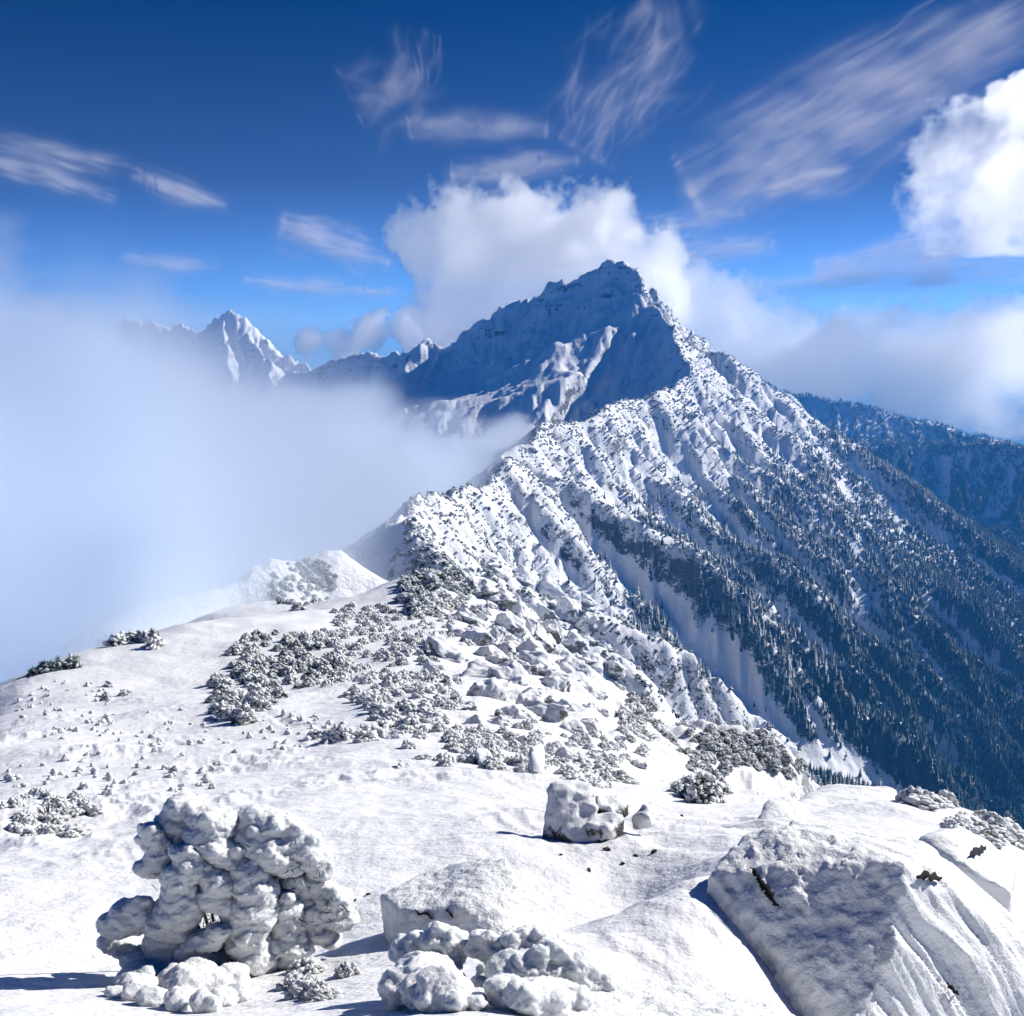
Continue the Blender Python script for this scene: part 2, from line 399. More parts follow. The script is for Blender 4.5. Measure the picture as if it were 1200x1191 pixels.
def mat_mountain():
    t = NT('snowy_mountain'); g = t.pos(); P = g.outputs['Position']
    nz = t.node('ShaderNodeSeparateXYZ'); t.l.new(g.outputs['Normal'], nz.inputs[0])
    pz = t.node('ShaderNodeSeparateXYZ'); t.l.new(P, pz.inputs[0])
    mp = t.node('ShaderNodeMapping'); mp.inputs['Scale'].default_value = (0.35, 0.35, 1.6); mp.inputs['Rotation'].default_value = (0.3, 0.45, 0.0); t.l.new(P, mp.inputs['Vector'])
    band = t.noise(mp.outputs[0], 0.03, 5, 0.6)
    big = t.noise(P, 0.012, 3); mid = t.noise(P, 0.09, 6, 0.65); fine = t.noise(P, 0.5, 4, 0.7)
    k = t.math('ADD', nz.outputs[2], t.math('MULTIPLY', t.math('SUBTRACT', mid, 0.5), 0.9))
    k = t.math('ADD', k, t.math('MULTIPLY', t.math('SUBTRACT', fine, 0.5), 0.8))
    k = t.math('SUBTRACT', k, t.math('MULTIPLY', t.ramp(t.math('ADD', pz.outputs[2], t.math('MULTIPLY', big, 120.0)), -340.0, -520.0), 0.42))
    k = t.math('ADD', k, t.math('MULTIPLY', t.math('SUBTRACT', band, 0.47), t.math('MULTIPLY', t.ramp(pz.outputs[2], -230.0, -120.0), 1.5)))
    hollow = t.node('ShaderNodeAttribute', attribute_name='hollow').outputs['Fac']
    k = t.math('ADD', k, t.math('ADD', t.math('MULTIPLY', t.math('MAXIMUM', hollow, 0.0), 0.40), t.math('MULTIPLY', t.math('MINIMUM', hollow, 0.0), t.math('MULTIPLY', t.ramp(pz.outputs[2], -180.0, -360.0), 0.22))))
    snow = t.ramp(k, 0.34, 0.47)
    rock = t.mix(t.noise(P, 0.15, 5, 0.6), (0.03, 0.036, 0.043, 1), (0.095, 0.10, 0.108, 1))
    low = t.ramp(pz.outputs[2], -330.0, -420.0)
    rock = t.mix(t.math('MULTIPLY', low, 0.85), rock, t.mix(fine, (0.012, 0.022, 0.02, 1), (0.035, 0.05, 0.045, 1)))
    c = t.mix(snow, rock, SNOW)
    t.set(t.b.inputs['Base Color'], c)
    t.b.inputs['Roughness'].default_value = 0.75; t.b.inputs['Specular IOR Level'].default_value = 0.25
    h = t.math('ADD', t.math('MULTIPLY', mid, 1.0), t.math('MULTIPLY', fine, 0.35))
    t.set(t.b.inputs['Normal'], t.bump(h, 0.6, 4.0))
    return t.m
def mat_snow():
    t = NT('wind_packed_snow'); g = t.pos(); P = g.outputs['Position']
    sx = t.node('ShaderNodeSeparateXYZ'); t.l.new(g.outputs['Normal'], sx.inputs[0])
    f1 = t.noise(P, 1.2, 5, 0.6); f2 = t.noise(P, 16, 4, 0.7); f3 = t.noise(P, 3.0, 5, 0.7)
    rocky = t.node('ShaderNodeAttribute', attribute_name='rocky').outputs['Fac']
    k = t.math('ADD', sx.outputs[2], t.math('ADD', t.math('MULTIPLY', t.math('SUBTRACT', f3, 0.5), 0.9), t.math('MULTIPLY', t.math('SUBTRACT', f1, 0.5), 0.7)))
    bare = t.math('MULTIPLY', t.ramp(k, 0.66, 0.50), rocky)
    speck = t.math('MULTIPLY', t.ramp(t.noise(P, 9.0, 2, 0.5), 0.71, 0.76), t.ramp(t.noise(P, 0.35, 3), 0.45, 0.62))
    snow = t.mix(f1, (0.69, 0.705, 0.73, 1), (0.745, 0.75, 0.76, 1))
    stone = t.mix(f2, (0.08, 0.085, 0.09, 1), (0.24, 0.245, 0.25, 1))
    c = t.mix(t.math('MULTIPLY', speck, 0.6), snow, (0.22, 0.22, 0.21, 1))
    t.set(t.b.inputs['Base Color'], t.mix(bare, c, stone))
    t.b.inputs['Roughness'].default_value = 0.6; t.b.inputs['Specular IOR Level'].default_value = 0.3
    n = t.bump(f2, 0.32, 0.035)
    t.set(t.b.inputs['Normal'], t.bump(f1, 0.5, 0.25, n))
    return t.m
M_MOUNT = mat_mountain(); M_SNOW = mat_snow()

# ---------------------------------------------------------------- terrain mesh: fine near the viewer, coarser with distance
def build_terrain():
    core = np.linspace(-0.575, 0.575, 930)
    side = 0.575 + np.cumsum(np.geomspace(0.0016, 0.25, 34))
    u = np.concatenate([-side[::-1], core, side])
    az = np.arctan(u)
    lr = [math.log(1.5)]
    while lr[-1] < math.log(4900):
        rr = math.exp(lr[-1])
        st = 0.0105 if rr < 120 else (0.0085 if rr < 500 else (0.0064 if rr < 2350 else (0.0036 if rr < 4050 else 0.006)))
        lr.append(lr[-1] + st)
    r = np.exp(np.array(lr))
    AZ, RR = np.meshgrid(az, r)
    X = RR * np.sin(AZ); Y = RR * np.cos(AZ)
    Z = height(X, Y)
    nr, nc = X.shape
    print('terrain', nr, nc, nr * nc)
    V = np.stack([X, Y, Z], -1).reshape(-1, 3)
    idx = np.arange(nr * nc).reshape(nr, nc)
    F = np.stack([idx[:-1, :-1], idx[:-1, 1:], idx[1:, 1:], idx[1:, :-1]], -1)
    # split into the ground features one would name
    cx = X[:-1, :-1]; cyy = Y[:-1, :-1]; rc = RR[:-1, :-1]
    lab = np.zeros(F.shape[:2], np.int8)
    crest_x = np.interp(cyy, [p[1] for p in RIDGES[0][0]], [p[0] for p in RIDGES[0][0]])
    lab[rc > 230] = 1
    lab[(cyy > 2060 + 0.35 * (cx - 360)) & (rc > 230)] = 2
    lab[(cx < crest_x - 60) & (cyy > 1500) & (rc > 230)] = 2
    lab[(cx < -500 - 0.25 * (cyy - 3300)) & (cyy > 3300) & (rc > 230)] = 3
    lab[(cx > 1000) & (cyy > 2500 - 0.2 * (cx - 1000))] = 4
    lab[(cyy > 3100) & (cx > 300)] = 4
    out = []
    for k, (nm, mt) in enumerate((('snow_slope', M_SNOW), ('mountain_ridge', M_MOUNT), ('mountain_peak', M_MOUNT), ('mountain_peak', M_MOUNT), ('forested_hills', M_MOUNT))):
        f = F[lab == k]
        used = np.unique(f)
        remap = np.zeros(nr * nc, np.int32); remap[used] = np.arange(len(used))
        o = link_mesh(nm, V[used], remap[f], mt); tag(o, kind='structure'); out.append(o)
        if nm != 'snow_slope':
            at_ = o.data.attributes.new('hollow', 'FLOAT', 'POINT'); at_.data.foreach_set('value', np.clip(-bilin(CURV2, V[used, 0], V[used, 1]) / 9.0, -1, 1).astype(np.float32))
        else:
            x, y = V[used, 0], V[used, 1]; rr = np.sqrt(x * x + y * y)
            ro = sstep(-0.03, 0.08, x / (y + 1e-6)) * sstep(26, 45, rr) * sstep(0.45, 0.3, x / (y + 1e-6))
            at_ = o.data.attributes.new('rocky', 'FLOAT', 'POINT'); at_.data.foreach_set('value', ro.astype(np.float32))
    return out
TERRAIN = build_terrain()
for o, l in zip(TERRAIN, ('gently rolling white snow slope falling away from the viewpoint', 'long snow covered ridge with steep ribbed flank running to the summit',
                          'tall shaded blue white summit standing above the ridge', 'small far snowy peak rising from the mist', 'dark blue wooded hills under the cloud bank')):
    o['label'] = l
lap('terrain mesh')

# ---------------------------------------------------------------- solid noise
_P3 = np.random.RandomState(5).permutation(256).astype(np.int32); _P3 = np.concatenate([_P3, _P3])
_G3 = np.random.RandomState(6).normal(size=(256, 3)).astype(np.float32); _G3 /= np.linalg.norm(_G3, axis=1, keepdims=True)
def perlin3(x, y, z):
    xi = np.floor(x); yi = np.floor(y); zi = np.floor(z)
    fx = (x - xi).astype(np.float32); fy = (y - yi).astype(np.float32); fz = (z - zi).astype(np.float32)
    xi = xi.astype(np.int32) & 255; yi = yi.astype(np.int32) & 255; zi = zi.astype(np.int32) & 255
    u = fx * fx * (3 - 2 * fx); v = fy * fy * (3 - 2 * fy); w = fz * fz * (3 - 2 * fz)
    def g(a, b, c, dx, dy, dz):
        h = _P3[_P3[_P3[(xi + a) & 255] + ((yi + b) & 255)] + ((zi + c) & 255)]
        q = _G3[h]
        return q[..., 0] * dx + q[..., 1] * dy + q[..., 2] * dz
    def pl(c, dz):
        a = g(0, 0, c, fx, fy, dz); b = g(1, 0, c, fx - 1, fy, dz); d = g(0, 1, c, fx, fy - 1, dz); e = g(1, 1, c, fx - 1, fy - 1, dz)
        a = a + u * (b - a); d = d + u * (e - d)
        return a + v * (d - a)
    p = pl(0, fz); q = pl(1, fz - 1)
    return (p + w * (q - p)) * 1.6
def fbm3(x, y, z, oct=4, gain=0.5, billow=False):
    o = 0.0; a = 1.0; f = 1.0
    for k in range(oct):
        n = perlin3(x * f + 13.7 * k, y * f + 5.1 * k, z * f - 7.3 * k)
        if billow: n = 0.5 - 1.6 * np.abs(n)
        o = o + a * n; a *= gain; f *= 2.07
    return o


# ---------------------------------------------------------------- where a line of sight meets the ground
def hit(px, py, y0=2.5, y1=2600.0, n=420):
    px = np.atleast_1d(np.asarray(px, float)); py = np.atleast_1d(np.asarray(py, float))
    u = (px - 600.0) / FPX; v = (595.5 - py) / FPX
    dy = math.cos(PITCH) + v * math.sin(PITCH); dz = -math.sin(PITCH) + v * math.cos(PITCH)
    ax = (u / dy)[:, None]; az_ = (dz / dy)[:, None]
    Y = np.geomspace(y0, y1, n)[None]
    e = az_ * Y - height(ax * Y, np.broadcast_to(Y, (len(px), n)), False)
    below = e < 0
    k = np.clip(np.argmax(below, 1), 1, n - 1)
    i = np.arange(len(px)); e0 = e[i, k - 1]; e1 = e[i, k]
    f = np.clip(e0 / (e0 - e1 + 1e-9), 0, 1)
    yy = Y[0, k - 1] * (1 - f) + Y[0, k] * f
    xx = ax[:, 0] * yy
    ok = below.any(1)
    return xx, yy, height(xx, yy), ok
def seen(X, Y, Z):
    """True where nothing of the ground stands between the viewer and the point"""
    t = np.geomspace(0.02, 0.985, 70)[None]
    e = Z[:, None] * t - height(X[:, None] * t, Y[:, None] * t, False)
    return (e > -0.4).all(1)
def pix(X, Y, Z):
    c, s = math.cos(PITCH), math.sin(PITCH)
    d = Y * c - Z * s; up = Y * s + Z * c
    return 600 + X / d * FPX, 595.5 - up / d * FPX, d

# ---------------------------------------------------------------- mesh makers
def ico(sub):
    bm = bmesh.new(); bmesh.ops.create_icosphere(bm, subdivisions=sub, radius=1.0)
    v = np.array([x.co[:] for x in bm.verts], np.float32); f = np.array([[x.index for x in p.verts] for p in bm.faces], np.int32)
    bm.free(); return v, f
ICO = {k: ico(k) for k in (1, 2, 3, 4)}
def n3(v, s, seed=0.0, oct=3, **k): return fbm3(v[:, 0] * s + seed, v[:, 1] * s + seed * 1.7, v[:, 2] * s - seed, oct, **k)

def evaluated(V, F, *mods):
    """run modifiers on raw geometry and hand back arrays"""
    me = bpy.data.meshes.new('work')
    me.from_pydata([tuple(map(float, p)) for p in V], [], [tuple(map(int, p)) for p in F]); me.update()
    o = bpy.data.objects.new('work', me); COL.objects.link(o)
    for t, kw in mods:
        m = o.modifiers.new(t.lower(), t)
        for k, v in kw.items(): setattr(m, k, v)
    dg = bpy.context.evaluated_depsgraph_get()
    ev = o.evaluated_get(dg).to_mesh()
    n = len(ev.vertices); v = np.empty(n * 3, np.float32); ev.vertices.foreach_get('co', v)
    nn = np.empty(n * 3, np.float32); ev.vertices.foreach_get('normal', nn)
    ev.calc_loop_triangles(); tri = np.empty(len(ev.loop_triangles) * 3, np.int32); ev.loop_triangles.foreach_get('vertices', tri)
    bpy.data.objects.remove(o); bpy.data.meshes.remove(me)
    return v.reshape(-1, 3), nn.reshape(-1, 3), tri.reshape(-1, 3)

def vnormals(V, F):
    fn = np.cross(V[F[:, 1]] - V[F[:, 0]], V[F[:, 2]] - V[F[:, 0]])
    n = np.zeros_like(V)
    for k in range(3): np.add.at(n, F[:, k], fn)
    return n / (np.linalg.norm(n, axis=1, keepdims=True) + 1e-9)

def hull(points):
    bm = bmesh.new()
    for p in points: bm.verts.new(p)
    r = bmesh.ops.convex_hull(bm, input=bm.verts)
    bmesh.ops.delete(bm, geom=list({e for e in r['geom_interior'] + r['geom_unused'] if isinstance(e, bmesh.types.BMVert)}), context='VERTS')
    bm.verts.index_update()
    v = [tuple(x.co) for x in bm.verts]; f = [[x.index for x in p.verts] for p in bm.faces]
    bm.free(); return v, f

def blobs(lumps, sub=3, wob=0.22, seed=1.0):
    """lumps: (x, y, z, rx, ry, rz, yaw, tilt)"""
    VV, FF = [], []; n = 0
    bv, bf = ICO[sub]
    for k, (x, y, z, rx, ry, rz, ya, ti) in enumerate(lumps):
        v = bv * (1 + wob * n3(bv, 1.5, seed + k * 3.1, 3)[:, None])
        v = v * np.array([rx, ry, rz], np.float32)
        m = np.array((Matrix.Rotation(ya, 3, 'Z') @ Matrix.Rotation(ti, 3, 'Y')), np.float32)
        v = v @ m.T + np.array([x, y, z], np.float32)
        VV.append(v); FF.append(bf + n); n += len(v)
    return np.concatenate(VV), np.concatenate(FF)

# ---------------------------------------------------------------- materials of the things
def mat_rime(name='rime_ice', tint=(0.70, 0.73, 0.735, 1), scale=20.0, depth=0.02, sss=0.0, grain=90.0):
    t = NT(name); o = t.node('ShaderNodeTexCoord').outputs['Object']
    a = t.noise(o, scale, 4, 0.6); b = t.noise(o, grain, 3, 0.6)
    t.set(t.b.inputs['Base Color'], t.mix(a, tint, (0.75, 0.76, 0.77, 1)))
    t.b.inputs['Roughness'].default_value = 0.55; t.b.inputs['Specular IOR Level'].default_value = 0.3
    if sss:
        t.b.inputs['Subsurface Weight'].default_value = 0.8; t.b.inputs['Subsurface Radius'].default_value = (0.8, 0.93, 1.0); t.b.inputs['Subsurface Scale'].default_value = sss
    nn = t.bump(b, 0.5, depth * 0.35)
    t.set(t.b.inputs['Normal'], t.bump(a, 0.6, depth, nn))
    return t.m
def mat_rock(name='frosted_rock', frost=0.0, scale=3.0, depth=0.06, dark=(0.035, 0.035, 0.036, 1), light=(0.13, 0.12, 0.11, 1), moss=False, fine=30.0):
    """stone with rime clinging to it: thickest on upward faces, broken by patches where the stone shows"""
    t = NT(name); o = t.node('ShaderNodeTexCoord').outputs['Object']; g = t.pos()
    sx = t.node('ShaderNodeSeparateXYZ'); t.l.new(g.outputs['Normal'], sx.inputs[0])
    a = t.noise(o, scale, 6, 0.68); b = t.noise(o, fine, 4, 0.65); c = t.noise(o, scale * 0.35, 3, 0.5)
    k = t.math('ADD', t.math('MULTIPLY', sx.outputs[2], 0.55), t.math('MULTIPLY', t.math('SUBTRACT', a, 0.5), 1.5))
    k = t.math('ADD', k, t.math('ADD', t.math('MULTIPLY', t.math('SUBTRACT', c, 0.5), 1.1), frost))
    k = t.math('ADD', k, t.math('MULTIPLY', t.math('SUBTRACT', b, 0.5), 0.7))
    snow = t.ramp(k, -0.06, 0.16)
    rock = t.mix(b, dark, light)
    if moss: rock = t.mix(t.ramp(t.noise(o, 2.5, 3), 0.55, 0.68), rock, (0.13, 0.16, 0.03, 1))
    t.set(t.b.inputs['Base Color'], t.mix(snow, rock, (0.71, 0.73, 0.75, 1)))
    t.b.inputs['Roughness'].default_value = 0.65; t.b.inputs['Specular IOR Level'].default_value = 0.3
    h = t.math('ADD', t.math('MULTIPLY', snow, 0.5), t.math('MULTIPLY', a, 0.7))
    t.set(t.b.inputs['Normal'], t.bump(h, 0.7, depth, t.bump(b, 0.5, depth * 0.3)))
    return t.m
def mat_needles(name, frost, scale=1.2, green=(0.012, 0.042, 0.038, 1), green2=(0.022, 0.066, 0.054, 1)):
    t = NT(name); o = t.node('ShaderNodeTexCoord').outputs['Object']; g = t.pos()
    sx = t.node('ShaderNodeSeparateXYZ'); t.l.new(g.outputs['Normal'], sx.inputs[0])
    rnd = t.node('ShaderNodeObjectInfo').outputs['Random']
    a = t.noise(o, scale, 4, 0.65)
    k = t.math('ADD', t.math('MULTIPLY', sx.outputs[2], 0.55), t.math('MULTIPLY', t.math('SUBTRACT', a, 0.5), 1.8))
    k = t.math('ADD', k, t.math('ADD', t.math('MULTIPLY', sx.outputs[0], 0.25), t.math('MULTIPLY', t.math('SUBTRACT', rnd, 0.5), 0.5)))
    snow = t.ramp(k, 0.42 - frost, 0.70 - frost)
    t.set(t.b.inputs['Base Color'], t.mix(snow, t.mix(rnd, green, green2), (0.66, 0.69, 0.72, 1)))
    t.b.inputs['Roughness'].default_value = 0.8; t.b.inputs['Specular IOR Level'].default_value = 0.15
    return t.m
def plain(name, c, rough=0.8):
    t = NT(name); o = t.node('ShaderNodeTexCoord').outputs['Object']
    t.set(t.b.inputs['Base Color'], t.mix(t.noise(o, 6, 4), c, tuple(x * 0.6 for x in c[:3]) + (1,))); t.b.inputs['Roughness'].default_value = rough; t.b.inputs['Specular IOR Level'].default_value = 0.08
    return t.m
M_RIME = mat_rime('rime_ice', scale=24, depth=0.028, sss=0.03, grain=130)
M_RIMECRUST = mat_rime('grainy_rime', scale=9, depth=0.045, grain=55)
M_SHRUBRIME = mat_rime('shrub_rime', scale=7, depth=0.06, grain=30)
M_NEEDLE = mat_needles('conifer_needles', 0.10)
M_BARENEEDLE = mat_needles('conifer_needles_low', -0.22)
M_KRUMM = mat_needles('frosted_dwarf_needles', 0.34, 0.9)
M_DARKNEEDLE = mat_needles('dark_dwarf_needles', 0.02, 5.0)
M_FROSTNEEDLE = mat_needles('frosted_needles', 0.16, 6.0)
M_BARK = plain('bark', (0.06, 0.05, 0.042, 1))
M_BOULDER = mat_rock('rimed_boulder', 0.05, 3.0, 0.12, fine=14, dark=(0.06, 0.063, 0.068, 1), light=(0.22, 0.22, 0.22, 1))
M_PILLAR = mat_rock('rimed_pillar_rock', 0.02, 3.5, 0.06)
M_MOSSROCK = mat_rock('mossy_rock', -0.05, 3.0, 0.05, moss=True)
M_CRACK = plain('bare_wet_rock', (0.016, 0.016, 0.015, 1))

# ---------------------------------------------------------------- conifers
def conifer_mesh(seed, tiers=11, nb=7, slim=0.2):
    rs = random.Random(seed); V = []; F = []
    for t in range(tiers):
        q = t / (tiers - 1.0)
        z = 0.10 + 0.84 * q
        rad = slim * (1 - q) ** 0.8 * rs.uniform(0.75, 1.15) + 0.015
        a0 = rs.uniform(0, 6.28)
        for b in range(nb):
            a = a0 + b * 6.283 / nb + rs.uniform(-0.25, 0.25); r = rad * rs.uniform(0.6, 1.15)
            ca, sa = math.cos(a), math.sin(a); w = r * rs.uniform(0.38, 0.6) + 0.012
            n = len(V); dz = -r * rs.uniform(0.25, 0.6)
            V += [(0, 0, z + 0.035), (ca * r * 0.6 - sa * w, sa * r * 0.6 + ca * w, z + dz * 0.65), (ca * r, sa * r, z + dz), (ca * r * 0.6 + sa * w, sa * r * 0.6 - ca * w, z + dz * 0.65), (ca * r * 0.55, sa * r * 0.55, z + dz * 0.2 + 0.02)]
            F += [(n, n + 1, n + 4), (n + 1, n + 2, n + 4), (n + 2, n + 3, n + 4), (n + 3, n, n + 4)]
    return np.array(V), np.array(F)
def trunk_mesh():
    V = []; F = []
    for i, (z, r) in enumerate(((-0.25, 0.028), (0.3, 0.02), (0.97, 0.004))):
        for k in range(6): V.append((r * math.cos(k * 1.047), r * math.sin(k * 1.047), z))
    for i in range(2):
        for k in range(6):
            a, b = i * 6 + k, i * 6 + (k + 1) % 6
            F += [(a, b, b + 6), (a, b + 6, a + 6)]
    return np.array(V), np.array(F)
def proto(name, V, F, mat, smooth=False):
    o = link_mesh(name, V, F, mat, smooth=smooth); COL.objects.unlink(o); return o
CONIFERS = [proto('crown', *conifer_mesh(s, 11 if s % 2 else 9, 7, 0.16 + 0.03 * (s % 3)), M_NEEDLE) for s in range(5)]
for s in range(5):
    _c = CONIFERS[s].copy(); _c.data = _c.data.copy(); _c.data.materials[0] = M_BARENEEDLE; CONIFERS.append(_c)
TRUNK = proto('trunk', *trunk_mesh(), M_BARK)

def dwarf_mesh(seed, n=26, flat=0.7):
    """a wind-clipped bush of short needle tufts, one metre across"""
    rs = random.Random(seed); V = []; F = []
    for k in range(n):
        a = rs.uniform(0, 6.28); e = math.asin(rs.uniform(0.0, 1)); r = rs.uniform(0.25, 0.42)
        c = np.array([math.cos(a) * math.cos(e) * r, math.sin(a) * math.cos(e) * r, (0.1 + math.sin(e) * r * 1.2) * flat])
        bv, bf = ICO[1]
        s = rs.uniform(0.10, 0.2); off = rs.uniform(0, 99)
        v = bv * s * (1 + 0.45 * n3(bv, 1.9, off, 2)[:, None]) * np.array([1, 1, 0.8]) + c
        F.append(bf + sum(len(x) for x in V)); V.append(v)
    return np.concatenate(V), np.concatenate(F)
KRUMM = [proto('dwarf_pine', *dwarf_mesh(s), M_KRUMM) for s in range(4)]

def scatter(name, pts, scl, rot, which, protos, label):
    """the countless rest: one object whose points carry copies of a few plants"""
    me = bpy.data.meshes.new(name); n = len(pts)
    me.vertices.add(n); me.vertices.foreach_set('co', np.asarray(pts, np.float32).ravel())
    for nm, ty, v in (('size', 'FLOAT_VECTOR', np.asarray(scl, np.float32)), ('turn', 'FLOAT_VECTOR', np.asarray(rot, np.float32)), ('which', 'INT', np.asarray(which, np.int32))):
        a = me.attributes.new(nm, ty, 'POINT'); a.data.foreach_set('vector' if ty == 'FLOAT_VECTOR' else 'value', v.ravel())
    o = bpy.data.objects.new(name, me); COL.objects.link(o)
    ng = bpy.data.node_groups.new(name + '_plants', 'GeometryNodeTree')
    ng.interface.new_socket('Geometry', in_out='INPUT', socket_type='NodeSocketGeometry')
    ng.interface.new_socket('Geometry', in_out='OUTPUT', socket_type='NodeSocketGeometry')
    N, L = ng.nodes, ng.links
    gi = N.new('NodeGroupInput'); go = N.new('NodeGroupOutput'); jn = N.new('GeometryNodeJoinGeometry'); ip = N.new('GeometryNodeInstanceOnPoints')
    for p in reversed(protos):
        oi = N.new('GeometryNodeObjectInfo'); oi.inputs['Object'].default_value = p; oi.inputs['As Instance'].default_value = True
        L.new(oi.outputs['Geometry'], jn.inputs[0])
    def at_(nm, ty):
        x = N.new('GeometryNodeInputNamedAttribute'); x.data_type = ty; x.inputs['Name'].default_value = nm; return x.outputs['Attribute']
    L.new(gi.outputs[0], ip.inputs['Points']); L.new(jn.outputs[0], ip.inputs['Instance'])
    ip.inputs['Pick Instance'].default_value = True
    L.new(at_('which', 'INT'), ip.inputs['Instance Index']); L.new(at_('size', 'FLOAT_VECTOR'), ip.inputs['Scale'])
    er = N.new('FunctionNodeEulerToRotation'); L.new(at_('turn', 'FLOAT_VECTOR'), er.inputs[0]); L.new(er.outputs[0], ip.inputs['Rotation'])
    L.new(ip.outputs[0], go.inputs[0])
    o.modifiers.new('plants', 'NODES').node_group = ng
    return tag(o, label, None, None, 'stuff')


def place_labels_conifers(P):
    """bands along the forest edge, then counted from the left"""
    rk = np.argsort(np.argsort(P[:, 1])); lab = [None] * len(P); n = len(P)
    names = ['topmost', 'very high', 'high', 'upper', 'upper middle', 'middle', 'lower middle', 'lower', 'low', 'very low', 'lowest', 'bottom']
    for b in range(12):
        row = sorted([j for j in range(n) if rk[j] * 12 // n == b], key=lambda j: P[j, 0])
        for k, j in enumerate(row):
            half = (len(row) + 1) // 2; side = 'left' if k < half else 'right'
            q = k if k < half else len(row) - 1 - k
            lab[j] = '%s from %s of conifers in %s band of near forest edge' % (WORDORD[q], side, names[b])
    return lab
WORDORD = ['first', 'second', 'third', 'fourth', 'fifth', 'sixth', 'seventh', 'eighth', 'ninth', 'tenth', 'eleventh', 'twelfth', 'thirteenth', 'fourteenth', 'fifteenth']
def grow_forest():
    rs = np.random.RandomState(77)
    n = 640000
    Y = 330 * (4700 / 330.0) ** rs.rand(n)           # more candidates per area near the viewer
    U = rs.uniform(-0.08, 0.62, n)
    X = U * Y
    cr = np.array(RIDGES[0][0]); cx = np.interp(Y, cr[:, 1], cr[:, 0])
    z = bilin(G, X, Y); cv = bilin(CURV, X, Y)
    nz = fbm(X / 120, Y / 120, 3, 91); n2 = fbm(X / 30, Y / 30, 3, 95)
    tree_line = -300 + 45 * nz
    keep = sstep(70, -70, z - tree_line) * np.clip(0.40 + 0.10 * cv + 0.07 * bilin(CURV2, X, Y) + 0.7 * n2 + sstep(-400, -540, z) * 0.6, 0.01, 1)
    # area-correct thinning: candidates per square metre fall with distance, tree spacing allowed to grow
    dens = n / (math.log(4700 / 330.0) * 0.70) / (Y * Y)
    want = np.interp(Y, [400, 1200, 2600, 4600], [0.10, 0.07, 0.042, 0.02])
    keep *= np.clip(want / dens, 0, 1)
    m = (rs.rand(n) < keep) & (X > cx + 30)
    X, Y = X[m], Y[m]; Z = height(X, Y)
    hgt = rs.uniform(7, 15, len(X)) * np.interp(Y, [400, 2500, 4700], [0.9, 1.1, 1.4])
    # the thin line of trees along the crest
    k = 260; yy = rs.uniform(1180, 1900, k); xx = np.interp(yy, cr[:, 1], cr[:, 0]) + rs.normal(4, 9, k)
    X = np.concatenate([X, xx]); Y = np.concatenate([Y, yy]); Z = np.concatenate([Z, height(xx, yy)]); hgt = np.concatenate([hgt, rs.uniform(4, 7.5, k)])
    px, py, d = pix(X, Y, Z)
    size = hgt / d * FPX
    inside = (px > 0) & (px < 1200) & (py < 1191)
    order = np.argsort(-(size * inside))[:2600]
    vis = order[seen(X[order], Y[order], Z[order] + hgt[order])][:300]
    rest = np.ones(len(X), bool); rest[vis] = False
    print('trees', len(X), 'individual', len(vis))
    made = []
    for j, i in enumerate(vis):
        e = bpy.data.objects.new('conifer', None); COL.objects.link(e)
        e.location = (X[i], Y[i], Z[i] - 0.3); s = hgt[i]; e.scale = (s, s, s); e.rotation_euler = (0, 0, rs.rand() * 6.28); e.empty_display_size = 0.1
        for p in (CONIFERS[j % 5], TRUNK):
            c = p.copy(); COL.objects.link(c); c.parent = e
        made.append(e)
    lb = place_labels_conifers(np.stack([px[vis], py[vis]], 1))
    for e, l in zip(made, lb): tag(e, l, 'conifer', 'conifers at the near edge of the forest')
    near = rest & (Y < 2650); far = rest & ~near
    for nm, mm, lb in (('forest', near, 'dense frosted conifer forest on the lower right flank of the ridge'), ('distant_forest', far, 'blue conifer woods on the distant hills and valley side')):
        q = np.where(mm)[0]; s = hgt[q]
        wd = rs.uniform(0.85, 1.25, len(q))
        scatter(nm, np.stack([X[q], Y[q], Z[q] - 0.3], 1), np.stack([s * wd, s * wd, s], 1), np.stack([0 * s, 0 * s, rs.rand(len(q)) * 6.28], 1), rs.randint(0, 5, len(q)) + 5 * (Z[q] + 70 * rs.randn(len(q)) < -455), CONIFERS, lb)

    # frosted dwarf pines speckling the upper flank
    n = 150000
    Y = 300 * (2700 / 300.0) ** rs.rand(n); U = rs.uniform(-0.12, 0.45, n); X = U * Y
    cx = np.interp(Y, cr[:, 1], cr[:, 0]); z = bilin(G, X, Y); cv = bilin(CURV, X, Y)
    n2 = fbm(X / 45, Y / 45, 3, 97); n3_ = fbm(X / 12, Y / 12, 2, 99)
    keep = np.clip(0.30 + 0.08 * cv + 0.04 * bilin(CURV2, X, Y) + 0.6 * n2 + 0.4 * n3_, 0, 1) * sstep(-460, -300, z)
    dens = n / (math.log(2700 / 300.0) * 0.57) / (Y * Y)
    keep *= np.clip(np.interp(Y, [300, 900, 2600], [0.10, 0.05, 0.02]) / dens, 0, 1)
    m = (rs.rand(n) < keep) & (X > cx - 6)
    X, Y = X[m], Y[m]; Z = height(X, Y)
    s = rs.uniform(1.6, 4.2, len(X)) * np.interp(Y, [300, 1000, 2600], [0.75, 1.0, 1.6])
    print('dwarf pines', len(X))
    scatter('dwarf_pine_scrub', np.stack([X, Y, Z - 0.15 * s], 1), np.stack([s, s, s * rs.uniform(0.7, 1.5, len(X))], 1), np.stack([0 * s, 0 * s, rs.rand(len(X)) * 6.28], 1), rs.randint(0, 4, len(X)), KRUMM,
            'frosted dwarf pine scrub speckling the ribs of the sunlit flank')
grow_forest()
lap('forest')

